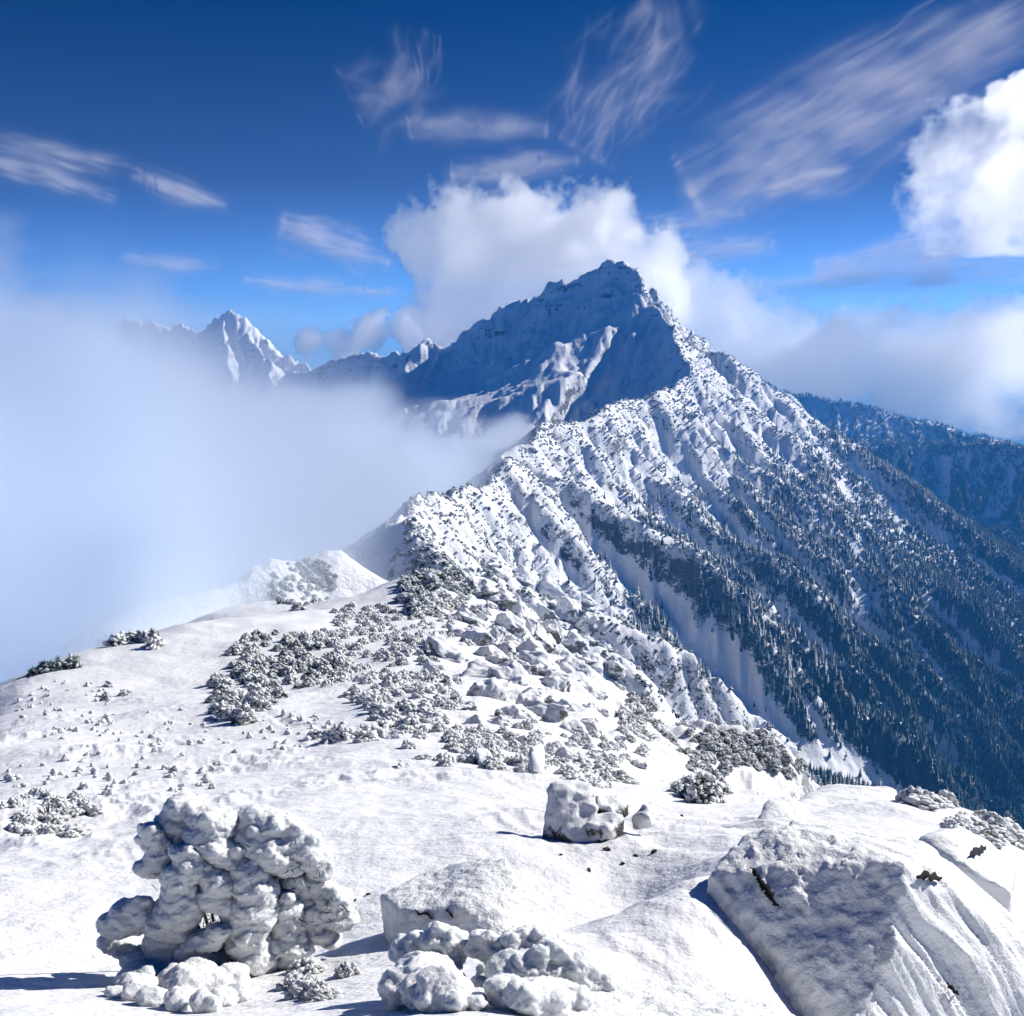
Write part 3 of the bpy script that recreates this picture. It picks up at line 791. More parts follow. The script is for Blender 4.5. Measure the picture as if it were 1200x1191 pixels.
# ---------------------------------------------------------------- frosted shrubs on the near slope
def shrub_meshes(seed, n_l, spread, flat, rime_frac):
    """needle tufts below, knobs of rime on top; about one metre across"""
    rs = random.Random(seed); L = []
    for k in range(n_l):
        a = rs.uniform(0, 6.28); q = math.sqrt(rs.random()); x, y = math.cos(a) * q * spread, math.sin(a) * q * spread
        z = flat * (1 - q * q) * rs.uniform(0.55, 1.0) + 0.05
        r = rs.uniform(0.05, 0.115) * (1.7 if n_l < 10 else 1)
        L.append((x, y, z, r * rs.uniform(0.9, 1.5), r * rs.uniform(0.8, 1.2), r * rs.uniform(0.7, 1.0), rs.uniform(0, 6.28), rs.uniform(-0.5, 0.5)))
    rime = blobs(L[:int(n_l * rime_frac)], 2 if n_l < 10 else 1, 0.45, seed * 7.7)
    V = []; F = []
    for (x, y, z, *_r) in L:
        for t in range(10 if rime_frac < 0.8 else 2):
            d = Vector((rs.gauss(0, 1), rs.gauss(0, 1), rs.gauss(0.2, 0.8))).normalized(); l = rs.uniform(0.12, 0.24); w = rs.uniform(0.012, 0.03)
            s = d.orthogonal().normalized() * w; s2 = d.cross(s)
            c = Vector((x, y, z - 0.04)); n = len(V)
            V += [c + s, c - s * 0.5 + s2 * 0.9, c - s * 0.5 - s2 * 0.9, c + d * l]
            F += [(n, n + 1, n + 3), (n + 1, n + 2, n + 3), (n + 2, n, n + 3)]
    return rime, (np.array([tuple(v) for v in V]), np.array(F))
SHRUBS = {}
for kind, fl, fr, nm in (('frost', 0.55, 0.74, M_FROSTNEEDLE), ('white', 0.42, 0.9, M_FROSTNEEDLE), ('dark', 0.6, 0.16, M_DARKNEEDLE), ('lump', 0.35, 1.0, M_FROSTNEEDLE)):
    lst = []
    for s in range(5):
        rime, need = shrub_meshes(10 * s + len(kind), 7 if kind == 'lump' else 48, 0.22 if kind == 'lump' else 0.42, fl, fr)
        a = proto('rime', *rime, M_SHRUBRIME, True); b = proto('needles', *need, nm)
        # the joined copy used for the countless rest
        V = np.concatenate([rime[0], need[0]]); F = np.concatenate([rime[1], need[1] + len(rime[0])])
        j = proto('frosted_shrub', V, F, M_SHRUBRIME, False); j.data.materials.append(nm)
        mi = np.zeros(len(F), np.int32); mi[len(rime[1]):] = 1; j.data.polygons.foreach_set('material_index', mi)
        lst.append((a, b, j))
    SHRUBS[kind] = lst

ORD = ['first', 'second', 'third', 'fourth', 'fifth', 'sixth', 'seventh', 'eighth', 'ninth', 'tenth', 'eleventh', 'twelfth', 'thirteenth', 'fourteenth', 'fifteenth', 'sixteenth', 'seventeenth', 'eighteenth', 'nineteenth', 'twentieth']
def place_labels(P, what, place):
    """tell repeats of one patch apart by where they stand in it: cells of the patch, then counted from the left"""
    P = np.asarray(P, float); lab = [None] * len(P)
    if len(P) <= 4: cells = {'': list(range(len(P)))}
    else:
        nc = 3 if len(P) > 8 else 2; nr = 3 if len(P) > 24 else 2; cells = {}
        rk = np.argsort(np.argsort(P[:, 1])); 
        for i in range(len(P)):
            r_ = rk[i] * nr // len(P)
            row = [j for j in range(len(P)) if rk[j] * nr // len(P) == r_]
            c = sorted(row, key=lambda j: P[j, 0]).index(i) * nc // len(row)
            rn = ('upper', 'lower')[r_] if nr == 2 else ('upper', 'middle', 'lower')[r_]; cn = ('left', 'right')[c] if nc == 2 else ('left', 'centre', 'right')[c]
            cells.setdefault(rn + ' ' + cn, []).append(i)
    for c, L in cells.items():
        L.sort(key=lambda j: P[j, 0])
        for k, j in enumerate(L):
            o_ = ORD[min(k, 19)] + ' from left of ' if len(L) > 1 else 'only one of '
            lab[j] = o_ + what + (' in ' + c + ' of ' if c else ' on ') + place
    return lab
CLUMPS = [  # centre and half size in the photograph, count, size in metres, kind, description
    (335, 775, 66, 36, 130, (0.8, 1.5), 'frost', 'frosted dark green shrub in the big patch on the middle of the slope', 'frosted', 'big mid-slope patch'),
    (285, 820, 46, 28, 60, (0.8, 1.4), 'frost', 'frosted shrub in the lower left tongue of the big patch, throwing a blue shadow', 'frosted', 'tongue below the big patch'),
    (415, 775, 66, 44, 120, (0.7, 1.4), 'white', 'snow laden shrub on the white hump right of the big patch', 'snow laden', 'white mid-slope hump'),
    (480, 820, 62, 46, 90, (0.6, 1.2), 'white', 'snow laden shrub on the slope below the rocks of the sunny flank', 'snow laden', 'slope below the boulders'),
    (405, 868, 38, 9, 12, (0.6, 1.3), 'white', 'snow laden shrub along the brow above the smooth snowfield', 'snow laden', 'brow above the snowfield'),
    (530, 875, 60, 22, 26, (0.4, 0.8), 'white', 'snow laden shrub beside the mossy dark rock', 'snow laden', 'mossy rocks surroundings'),
    (44, 780, 46, 13, 16, (1.3, 2.1), 'dark', 'dark green shrub nearly free of snow at the edge of the mist', 'dark green', 'mist edge at left'),
    (132, 812, 20, 7, 5, (0.6, 1.0), 'frost', 'small frosted shrub alone on the left snow slope with a blue shadow', 'frosted', 'lone group on left slope'),
    (80, 835, 60, 36, 60, (0.25, 0.6), 'lump', 'low knob of rime in the rough strip at the far left of the slope', 'knob-like', 'rough far left strip'),
    (190, 880, 90, 50, 70, (0.2, 0.45), 'lump', 'small knob of rime scattered on the open left slope', 'tiny knob-like', 'open left slope'),
    (60, 955, 60, 24, 40, (0.25, 0.5), 'white', 'rime crusted shrub in the patch left of the large rime tree', 'rime crusted', 'patch left of rime tree'),
    (95, 915, 90, 26, 30, (0.2, 0.45), 'lump', 'rounded rime knob with a blue shadow above the large rime tree', 'rounded', 'snow above the rime tree'),
    (355, 685, 40, 30, 110, (1.6, 2.6), 'frost', 'grey frosted shrub on the hump where the slope meets the mist', 'grey frosted', 'hump at the mist'),
    (265, 655, 40, 9, 16, (1.6, 2.6), 'frost', 'frosted shrub fading into the mist on the far brow', 'mist-veiled', 'far brow in mist'),
    (145, 752, 55, 8, 22, (1.2, 2.2), 'frost', 'frosted shrub half lost in the mist behind the smooth mound', 'mist-veiled', 'hollow behind the mound'),
    (505, 690, 40, 38, 110, (1.8, 3.0), 'frost', 'grey frosted shrub on the knoll at the foot of the ridge', 'grey frosted', 'knoll under the ridge'),
    (440, 652, 50, 7, 24, (1.8, 2.8), 'frost', 'frosted shrub on the saddle before the ridge climbs', 'frosted', 'saddle under the ridge'),
    (1105, 935, 46, 13, 34, (0.35, 0.65), 'white', 'rime white shrub behind the flat snow plateau on the right', 'rime white', 'right plateau rim'),
    (1160, 975, 40, 18, 34, (0.35, 0.65), 'white', 'rime white shrub at the right edge above the dark valley', 'rime white', 'right edge above valley'),
    (825, 905, 28, 36, 110, (0.5, 1.0), 'frost', 'frosted shrub beside the narrow bright snow chute', 'frosted', 'chute edge'),
    (890, 895, 70, 24, 190, (0.6, 1.1), 'frost', 'frosted shrub on the bank above the valley forest', 'frosted', 'bank above the forest'),
    (770, 850, 44, 38, 100, (0.7, 1.3), 'frost', 'frosted shrub on the edge between the rocks and the forest', 'frosted', 'edge between rocks and forest'),
    (500, 745, 60, 32, 100, (0.6, 1.3), 'white', 'snow laden shrub in the hollow left of the boulders', 'snow laden', 'hollow left of boulders'),
    (600, 878, 70, 26, 90, (0.3, 0.7), 'white', 'snow laden shrub on the snow under the rock field', 'snow laden', 'snow under rock field'),
    (705, 895, 50, 30, 90, (0.35, 0.8), 'white', 'snow laden shrub on the slope right of the upright rock', 'snow laden', 'slope above ice slabs'),
    (425, 728, 44, 18, 60, (0.8, 1.5), 'white', 'snow laden shrub on the crest behind the big patch', 'snow laden', 'crest behind big patch'),
    (345, 860, 60, 22, 40, (0.2, 0.5), 'lump', 'small knob of rime under the lower tongue', 'tiny knob-like', 'snow under lower tongue'),
    (375, 1155, 42, 18, 9, (0.16, 0.28), 'white', 'small rime shrub low in front of the large rime tree', 'small rime', 'ground before rime tree'),
]
def plant_shrubs():
    rs = np.random.RandomState(31); allp = []
    for ci, (cx, cy, rx, ry, n, (a, b), kind, lab, adj, place) in enumerate(CLUMPS):
        ang = rs.rand(n) * 6.283; q = np.sqrt(rs.rand(n))
        x, y, z, ok = hit(cx + rx * q * np.cos(ang), cy + ry * q * np.sin(ang))
        for i in range(n):
            if ok[i]: allp.append((x[i], y[i], z[i], rs.uniform(a, b), kind, ci))
    X = np.array([p[0] for p in allp]); Y = np.array([p[1] for p in allp]); Z = np.array([p[2] for p in allp]); S = np.array([p[3] for p in allp])
    size = S / np.sqrt(X * X + Y * Y + Z * Z) * FPX
    order = np.argsort(-size); top = set(order[:300].tolist())
    print('shrubs', len(allp), 'smallest individual px', size[order[min(299, len(order) - 1)]])
    restp = {}; labels = {}
    QX, QY, _q = pix(X, Y, Z)
    for ci in range(len(CLUMPS)):
        m = [i for i in sorted(top) if allp[i][5] == ci]
        if m: labels.update(zip(m, place_labels([(QX[i], QY[i]) for i in m], CLUMPS[ci][8] + ' shrubs', CLUMPS[ci][9])))
    for i, p in enumerate(allp):
        kind, ci = p[4], p[5]; k = rs.randint(0, 5); rot = rs.rand() * 6.28; sz = p[3] * rs.uniform(0.8, 1.15)
        if i in top:
            e = bpy.data.objects.new('frosted_shrub', None); COL.objects.link(e); e.empty_display_size = 0.1
            e.location = (p[0], p[1], p[2] - 0.06 * p[3]); q = rs.uniform(0.75, 1.5); e.scale = (p[3] * q, p[3] * rs.uniform(0.7, 1.1), sz * rs.uniform(0.6, 1.05)); e.rotation_euler = (rs.uniform(-0.2, 0.2), rs.uniform(-0.2, 0.2), rot)
            for c in SHRUBS[kind][k][:2]:
                d = c.copy(); COL.objects.link(d); d.parent = e
            tag(e, labels[i], 'shrub', CLUMPS[ci][8] + ' shrubs on the ' + CLUMPS[ci][9])
        else:
            restp.setdefault(kind, []).append((p[0], p[1], p[2] - 0.06 * p[3], p[3], sz, rot, k))
    for kind, L in restp.items():
        A = np.array(L)
        scatter('low_scrub', A[:, :3], np.stack([A[:, 3], A[:, 3], A[:, 4]], 1), np.stack([0 * A[:, 5], 0 * A[:, 5], A[:, 5]], 1), A[:, 6].astype(int), [s[2] for s in SHRUBS[kind]],
                {'frost': 'grey frosted low scrub among the shrubs of the slope', 'white': 'snow laden low scrub between the shrubs', 'dark': 'dark scrub at the mist edge', 'lump': 'tiny knobs of rime dotting the snow'}[kind])
plant_shrubs()
lap('shrubs')

# ---------------------------------------------------------------- rime boulders of the sunny flank
def boulder_mesh(seed, voxel=0.03, n=11):
    rs = random.Random(seed)
    pts = []
    for k in range(n):
        d = Vector((rs.gauss(0, 1), rs.gauss(0, 1), rs.gauss(0, 1))).normalized()
        pts.append((d.x * rs.uniform(0.4, 0.56), d.y * rs.uniform(0.35, 0.5), d.z * rs.uniform(0.3, 0.46)))
    V, N, F = evaluated(*hull(pts), ('REMESH', dict(mode='VOXEL', voxel_size=voxel)))
    V = V + N * (0.05 * n3(V, 2.4, seed, 3)[:, None] + 0.035 * n3(V, 5.0, seed + 5, 3, billow=True)[:, None] + 0.012 * n3(V, 16, seed + 9, 2)[:, None])
    return V, F
BOULDERS = [proto('boulder', *boulder_mesh(s), M_BOULDER, True) for s in range(6)]
ROCKS = [  # (px, py, size px) traced from the photograph
    (532, 770, 52), (560, 755, 40), (590, 740, 44), (612, 768, 46), (640, 755, 34), (655, 765, 26), (672, 752, 36), (545, 725, 34), (575, 705, 40), (600, 712, 34), (630, 722, 40), (655, 735, 34), (560, 790, 58), (600, 800, 52), (630, 790, 50), (575, 820, 56), (620, 825, 48), (650, 815, 42),
    (675, 800, 40), (690, 780, 36), (705, 800, 30), (600, 845, 46), (640, 850, 50), (665, 845, 34), (690, 825, 34), (610, 872, 30), (655, 878, 30), (540, 745, 30), (515, 760, 34), (505, 785, 30), (525, 800, 34), (700, 845, 22), (718, 860, 22), (735, 850, 20), (690, 870, 18), (665, 900, 22), (725, 885, 18), (752, 905, 20), (640, 690, 34), (610, 675, 34), (580, 670, 30),
    (665, 705, 30), (690, 735, 28), (550, 690, 26), (520, 720, 22), (706, 760, 24), (720, 790, 22), (725, 820, 20), (740, 830, 18), (590, 770, 38), (645, 775, 28), (585, 850, 28), (560, 850, 24), (545, 835, 26), (620, 745, 26), (685, 715, 22), (455, 870, 26), (470, 895, 18)]
def place_rocks():
    made = {}
    rs = random.Random(3)
    for k in range(90):
        t = rs.random(); ROCKS.append((rs.gauss(560 + 110 * t, 34), 690 + 190 * t + rs.gauss(0, 16), rs.choice((16, 20, 24, 30, 36))))
    x, y, z, ok = hit([r[0] for r in ROCKS], [r[1] for r in ROCKS])
    for i, (px, py, sp) in enumerate(ROCKS):
        s = sp * math.sqrt(x[i] ** 2 + y[i] ** 2 + z[i] ** 2) / FPX * 1.15
        o = BOULDERS[rs.randint(0, 5)].copy(); o.name = 'boulder'; COL.objects.link(o)
        s *= 1.35; o.location = (x[i], y[i], z[i] - 0.08 * s); o.scale = (s, s * rs.uniform(0.8, 1.2), s * rs.uniform(0.75, 1.1))
        o.rotation_euler = (rs.uniform(-0.4, 0.4), rs.uniform(-0.2, 0.5), rs.uniform(0, 6.28))
        if py < 730: key = ('rime coated boulders', 'upper rock field')
        elif px < 560: key = ('rime coated boulders', 'left rock field')
        elif py > 840: key = ('rime coated boulders', 'lower rock field')
        elif px > 680: key = ('rime coated boulders', 'rock field beside the forest')
        else: key = ('blue grey boulders', 'middle rock field')
        made.setdefault(key, []).append((o, px, py))
    for (what, place), L in made.items():
        for (o, px, py), lb in zip(L, place_labels([(q[1], q[2]) for q in L], what, place)): tag(o, lb, 'boulder', what + ' of the ' + place)
place_rocks()
lap('boulders')

# ---------------------------------------------------------------- the large rime tree in the left foreground
def world(px, py, Y): return np.array(at(px, py, Y))
def ground_y(px, py, Y):
    x, y, z, ok = hit([px], [py], 2.0, 40.0, 160)
    return min(Y, float(y[0]) - 0.04) if ok[0] else Y
def rime_chain(chain, Y, seed, voxel=0.014, thick=1.0, flat=0.8):
    """a limb buried in lumps of rime: (px, py, radius px, depth offset)"""
    rs = random.Random(seed); L = []
    pts = [(px, py, r, dy) for px, py, r, dy in chain]
    for k, (px, py, r, dy) in enumerate(pts):
        sub = [(px, py, r, dy)]
        if k + 1 < len(pts):
            q = pts[k + 1]; sub.append(((px + q[0]) / 2 + rs.uniform(-3, 3), (py + q[1]) / 2 + rs.uniform(-3, 3), (r + q[2]) / 2 * rs.uniform(0.8, 1.0), (dy + q[3]) / 2))
        for a in sub:
            y = ground_y(a[0], a[1] + 0.6 * a[2], Y + a[3]); c = world(a[0], a[1], y); R_ = a[2] * math.hypot(y, c[2]) / FPX * thick
            L.append((*c, R_ * rs.uniform(1.1, 1.45), R_ * rs.uniform(1.0, 1.3), R_ * rs.uniform(flat * 0.75, flat * 1.0), rs.uniform(-0.6, 0.6), rs.uniform(0.1, 0.5)))
            for e in range(2):                     # knobs budding from the lump
                t = rs.uniform(0, 6.28); el = rs.uniform(-0.2, 1.2); k2 = R_ * rs.uniform(0.35, 0.55)
                L.append((c[0] + math.cos(t) * math.cos(el) * R_ * 0.85, c[1] - abs(math.sin(t)) * math.cos(el) * R_ * 0.85, c[2] + math.sin(el) * R_ * 0.75, k2 * 1.2, k2, k2 * 0.8, rs.uniform(0, 3), rs.uniform(0, 0.6)))
    V, F = blobs(L, 3, 0.17, seed * 3.3)
    V, N, F = evaluated(V, F, ('REMESH', dict(mode='VOXEL', voxel_size=voxel)), ('SMOOTH', dict(factor=0.5, iterations=2)))
    ph = V[:, 2] / 0.075 + 0.9 * n3(V, 3.2, seed, 3); saw = ph - np.floor(ph)
    side_ = np.sqrt(np.clip(1 - N[:, 2] ** 2, 0, 1))
    V = V + N * (0.010 * n3(V * np.array([1, 1, 1.8]), 11, seed, 3, billow=True) + 0.006 * n3(V, 38, seed + 3, 3, billow=True) + side_ * 0.013 * (saw ** 1.5 - 0.4))[:, None]
    return V, F
TREE_Y = 6.3
LIMBS = [
    [(214, 946, 13, .25), (209, 963, 14, .25), (212, 985, 13, .2)],
    [(249, 962, 16, .2), (238, 979, 15, .15), (255, 995, 17, .12), (276, 1007, 14, .1)],
    [(287, 972, 13, .3), (305, 962, 15, .32), (327, 970, 17, .3), (347, 988, 18, .28), (366, 1006, 14, .25), (376, 1019, 11, .25)],
    [(318, 998, 20, .2), (300, 985, 16, .22), (335, 1012, 15, .2)],
    [(175, 973, 9, .1), (186, 986, 10, .1), (192, 1003, 10, .08), (178, 1018, 11, .05)],
    [(167, 984, 6, .1), (181, 1000, 6, .08)],
    [(217, 1002, 11, .0), (224, 1018, 14, -.02), (212, 1029, 14, -.05), (214, 1046, 14, -.08), (210, 1067, 17, -.1), (200, 1084, 18, -.1)],
    [(247, 1024, 12, .0), (258, 1034, 14, .0), (245, 1050, 12, -.05), (264, 1062, 11, -.06), (274, 1074, 9, -.05)],
    [(291, 1018, 15, .08), (297, 1037, 17, .05), (296, 1058, 18, 0), (291, 1081, 18, -.05), (289, 1098, 16, -.08), (300, 1117, 17, -.1), (303, 1130, 13, -.1)],
    [(333, 1058, 15, .1), (336, 1079, 15, .08), (331, 1101, 15, .02), (346, 1108, 11, .02), (335, 1126, 11, 0)],
    [(356, 1032, 10, .25), (375, 1043, 13, .25), (392, 1053, 14, .22), (400, 1075, 12, .2), (361, 1069, 13, .18), (372, 1092, 12, .15), (387, 1101, 9, .15)],
    [(165, 1062, 10, -.1), (151, 1073, 13, -.12), (136, 1085, 13, -.12), (171, 1072, 12, -.1)],
    [(259, 1092, 7, -.2), (243, 1102, 10, -.2), (222, 1115, 12, -.2), (205, 1120, 9, -.15)],
    [(166, 1129, 13, -.25), (160, 1149, 15, -.3), (163, 1166, 12, -.3), (182, 1135, 14, -.25)],
    [(222, 1130, 15, -.2), (240, 1138, 16, -.22), (228, 1160, 17, -.28), (250, 1150, 14, -.25), (208, 1152, 15, -.28), (215, 1174, 12, -.3)],
    [(132, 1105, 9, -.05), (146, 1112, 9, -.08)],
    [(272, 1147, 12, -.12), (262, 1128, 12, -.1), (255, 1160, 13, -.15)],
    [(196, 1098, 15, -.1), (190, 1116, 15, -.15), (205, 1128, 16, -.15), (225, 1118, 14, -.1)],
    [(268, 1095, 14, .1), (280, 1115, 14, .05), (318, 1120, 14, .05), (320, 1095, 14, .1)],
    [(345, 1030, 14, .25), (350, 1050, 14, .22), (318, 1040, 13, .2)],
    [(140, 1165, 8, -.3), (180, 1172, 11, -.3), (240, 1178, 11, -.3), (280, 1165, 10, -.25)],
]
def rime_tree():
    bx, by, bz = world(262, 1140, TREE_Y)
    e = bpy.data.objects.new('rime_covered_tree', None); COL.objects.link(e); e.location = (bx, by, bz)
    def part(name, V, F, mat, parent=e):
        o = link_mesh(name, np.asarray(V) - np.array([bx, by, bz]), F, mat, parent); return o
    for k, ch in enumerate(LIMBS):
        V, F = rime_chain(ch, TREE_Y, 40 + k, 0.013, 1.25)
        part('rime_covered_limb', V, F, M_RIME)
    # dark stem and twigs inside, seen through the gaps
    rs = random.Random(12)
    V = []; F = []
    def stick(a, b, r0, r1):
        a = Vector(a); b = Vector(b); d = (b - a).normalized(); s = d.orthogonal().normalized(); t = d.cross(s); n = len(V)
        for c, r in ((a, r0), (b, r1)):
            for k in range(7): V.append(tuple(c + (s * math.cos(k * 0.8976) + t * math.sin(k * 0.8976)) * r))
        for k in range(7):
            p, q = n + k, n + (k + 1) % 7; F.extend([(p, q, q + 7), (p, q + 7, p + 7)])
    root = world(262, 1150, TREE_Y + .25)
    for ch in LIMBS[:2] + LIMBS[2:4] + LIMBS[6:8]:
        m = ch[len(ch) // 2]; stick(root, world(m[0], m[1], TREE_Y + m[3] + .12), 0.016, 0.008)
    part('stem', V, F, M_BARK)
    V = []; F = []
    for k in range(420):
        px, py = rs.choice([(245, 1065), (255, 1090), (295, 1145), (385, 1070), (345, 1022), (205, 1150), (190, 1020), (280, 1000), (350, 1090)])
        c = Vector(world(px + rs.gauss(0, 12), py + rs.gauss(0, 12), TREE_Y + rs.uniform(-0.06, 0.30))); d = Vector((rs.gauss(0, 1), rs.gauss(0, 1), rs.gauss(0, 1))).normalized()
        s = d.orthogonal().normalized() * 0.004; n = len(V)
        V += [tuple(c - s), tuple(c + s), tuple(c + d * rs.uniform(0.05, 0.11))]; F.append((n, n + 1, n + 2))
    part('needles', V, F, M_DARKNEEDLE)
    tag(e, 'tall tree wholly buried in thick white lumps of rime, left foreground', 'tree')
rime_tree()
lap('rime tree')

# ---------------------------------------------------------------- rime masses along the bottom edge
def rime_thing(name, label, cat, chains, Y, seed, voxel, part_name='rime_lump', flat=0.68):
    c0 = world(chains[0][0][0], chains[0][0][1] + chains[0][0][2], Y)
    e = bpy.data.objects.new(name, None); COL.objects.link(e); e.location = c0
    for k, ch in enumerate(chains):
        V, F = rime_chain(ch, Y, seed + k, voxel, 1.0, flat)
        link_mesh(part_name, V - c0, F, M_RIME, e)
    return tag(e, label, cat)
rime_thing('rime_covered_shrub', 'rounded rime covered shrub at the bottom edge with a deep blue shadow hollow', 'shrub', [
    [(505, 1150, 34, 0), (485, 1160, 26, -.05), (525, 1165, 26, -.1)], [(480, 1112, 14, .2), (492, 1104, 14, .22), (472, 1120, 11, .2)], [(520, 1098, 17, .22), (538, 1104, 15, .2), (508, 1110, 16, .18), (530, 1118, 13, .16)]], 4.6, 70, 0.011)
rime_thing('rime_covered_shrub', 'spreading rime mass with feathered right edge beside the centre boulder', 'shrub', [
    [(570, 1104, 13, .25), (580, 1112, 12, .22), (574, 1126, 8, .2), (556, 1114, 10, .22)], [(607, 1108, 16, .2), (632, 1100, 15, .25), (648, 1108, 12, .25)], [(612, 1138, 26, .05), (640, 1134, 30, .08), (668, 1138, 24, .1), (692, 1146, 18, .1), (712, 1152, 12, .1)], [(598, 1165, 22, -.1), (630, 1170, 26, -.1), (660, 1172, 24, -.1)], [(575, 1142, 14, .3), (570, 1158, 12, .2), (560, 1175, 10, .05)]], 4.5, 80, 0.011)
lap('rime masses')

# ---------------------------------------------------------------- foreground rocks
def rock_from(points, voxel, smooth, shape, seed):
    V, F = hull([tuple(p) for p in points])
    V, N, F = evaluated(V, F, ('REMESH', dict(mode='VOXEL', voxel_size=voxel)), ('SMOOTH', dict(factor=0.5, iterations=smooth)))
    return V + N * shape(V, N)[:, None], F
def hull_thing(name, label, cat, pix_pts, voxel, smooth, shape, mat, seed=0, sink=0.5, seat=None):
    if seat:
        k = float(hit([seat[0]], [seat[1]])[1][0]) / seat[2]; pix_pts = [(a, b, c * k) for a, b, c in pix_pts]; sink *= k; voxel *= k
    P = [world(*p) for p in pix_pts]
    P += [p - np.array([0, 0, sink]) for p in P]
    V, F = rock_from(P, voxel, smooth, shape, seed)
    c = np.array([V[:, 0].mean(), V[:, 1].mean(), V[:, 2].min()])
    e = bpy.data.objects.new(name, None); COL.objects.link(e); e.location = c
    link_mesh('rime_crust', V - c, F, mat, e)
    tag(e, label, cat)
    return e, c, V, F

# the great fluted boulder on the right
flute = (world(1190, 1185, 6.1) - world(1070, 1015, 6.5)); flute /= np.linalg.norm(flute)
side_n = np.cross(flute, np.array([0.55, -0.75, 0.35])); side_n /= np.linalg.norm(side_n)
def big_shape(V, N):
    fac = sstep(0.02, 0.30, N[:, 0])                                   # the right-hand face
    q = V @ side_n; w = V @ flute
    wob = 0.16 * n3(V, 0.9, 3.0, 3)
    f1 = perlin((q + wob) * 2.6, w * 0.5, 501); f2 = perlin((q + wob * 0.7) * 7.0, w * 1.0, 503); f3 = perlin((q + wob * 0.5) * 19.0, w * 2.2, 505); f4 = perlin((q + wob * 0.5) * 50.0, w * 6.0, 507)
    fl = 0.09 * f1 + 0.045 * (0.5 - np.abs(f2)) + 0.016 * f3 + 0.006 * f4
    rough = 0.05 * n3(V, 1.8, 11.0, 3) + 0.022 * n3(V, 7.0, 7.0, 3, billow=True) + 0.012 * n3(V, 24, 5.0, 3)
    return fac * fl + (1 - fac) * rough
big, bigc, bigV, bigF = hull_thing('boulder', 'huge rime plastered boulder with a fluted right face and a dark crack', 'boulder',
    [(826, 1022, 6.75), (872, 985, 7.1), (930, 972, 7.2), (1000, 984, 6.95), (1062, 1012, 6.45), (856, 1100, 6.4), (905, 1180, 6.0), (970, 1215, 5.8), (1020, 1110, 6.15), (1012, 1215, 5.6),
     (1120, 1025, 7.3), (1180, 1078, 7.1), (1235, 1150, 6.7), (1240, 1230, 6.2), (930, 962, 8.4), (1080, 990, 8.4)], 0.028, 5, big_shape, M_RIMECRUST)
def patch(parent, pc, pts, Y, name, mat, width, lift, V, label=None):
    """a ragged strip of bare stone following a crack in the crust"""
    rs = random.Random(len(pts)); Q = []
    for a, b in zip(pts[:-1], pts[1:]):
        for t in (0, .25, .5, .75): Q.append((a[0] + (b[0] - a[0]) * t, a[1] + (b[1] - a[1]) * t))
    Q.append(pts[-1]); vv = []; ff = []
    for k, (px, py) in enumerate(Q):
        a = Q[max(k - 1, 0)]; b = Q[min(k + 1, len(Q) - 1)]; l = math.hypot(b[0] - a[0], b[1] - a[1]); nx, ny = -(b[1] - a[1]) / l, (b[0] - a[0]) / l
        w = width * math.sin(math.pi * (k + 0.35) / (len(Q) - 0.3)) ** 0.6 * rs.uniform(0.45, 1.15); o_ = rs.uniform(-0.35, 0.35) * width
        for j in (-1, -0.4, 0.4, 1):
            d = np.array(at(px + nx * (w * j + o_), py + ny * (w * j + o_), 1.0)); d /= np.linalg.norm(d)
            t = V @ d; perp = np.linalg.norm(V - t[:, None] * d, axis=1); near = perp < 0.045
            tt = t[near].min() if near.any() else (vv and np.linalg.norm(vv[-1]) or Y)
            vv.append(d * (tt - (lift if abs(j) < 0.9 else -lift)))
    for k in range(len(Q) - 1):
        for j in range(3):
            n = k * 4 + j; ff.append((n, n + 1, n + 5, n + 4))
    o = link_mesh(name, np.array(vv) - pc, np.array(ff), mat, parent, smooth=False)
    if label: o['label'] = label
    return o
patch(big, bigc, [(880, 1015), (884, 1022), (888, 1028), (892, 1033), (897, 1041), (902, 1048), (908, 1057), (912, 1064)], 6, 'crack', M_CRACK, 5.5, 0.008, bigV, 'dark crack of bare rock')
patch(big, bigc, [(1074, 1030), (1084, 1026), (1092, 1027), (1104, 1030)], 6, 'bare_rock', M_CRACK, 6, 0.006, bigV, 'patch of bare dark rock on the top edge')
patch(big, bigc, [(1108, 1152), (1114, 1157), (1120, 1162), (1124, 1166)], 5, 'bare_rock', M_CRACK, 3, 0.006, bigV, 'small bare rock patch low on the fluted face')
# snow capped block in the centre
def cap_shape(V, N): return 0.035 * n3(V, 2.0, 21.0, 3) + 0.010 * n3(V, 12, 2.0, 3) + 0.008 * n3(V, 30, 4.0, 2)
cen, cenc, cenV, cenF = hull_thing('boulder', 'snow capped grainy boulder in the centre behind the rime masses', 'boulder',
    [(445, 1050, 6.9), (500, 1022, 7.2), (560, 1005, 7.3), (592, 1004, 7.1), (609, 1035, 6.8), (614, 1085, 6.5), (472, 1066, 6.5), (468, 1115, 6.3), (605, 1125, 6.2), (545, 1062, 6.45), (590, 1068, 6.5)], 0.022, 6, cap_shape, M_RIMECRUST)
patch(cen, cenc, [(486, 1066), (492, 1072), (500, 1070), (507, 1078)], 5.6, 'bare_rock', M_CRACK, 2.2, 0.015, cenV)
patch(cen, cenc, [(522, 1066), (527, 1070), (531, 1076)], 5.6, 'bare_rock', M_CRACK, 1.8, 0.015, cenV)
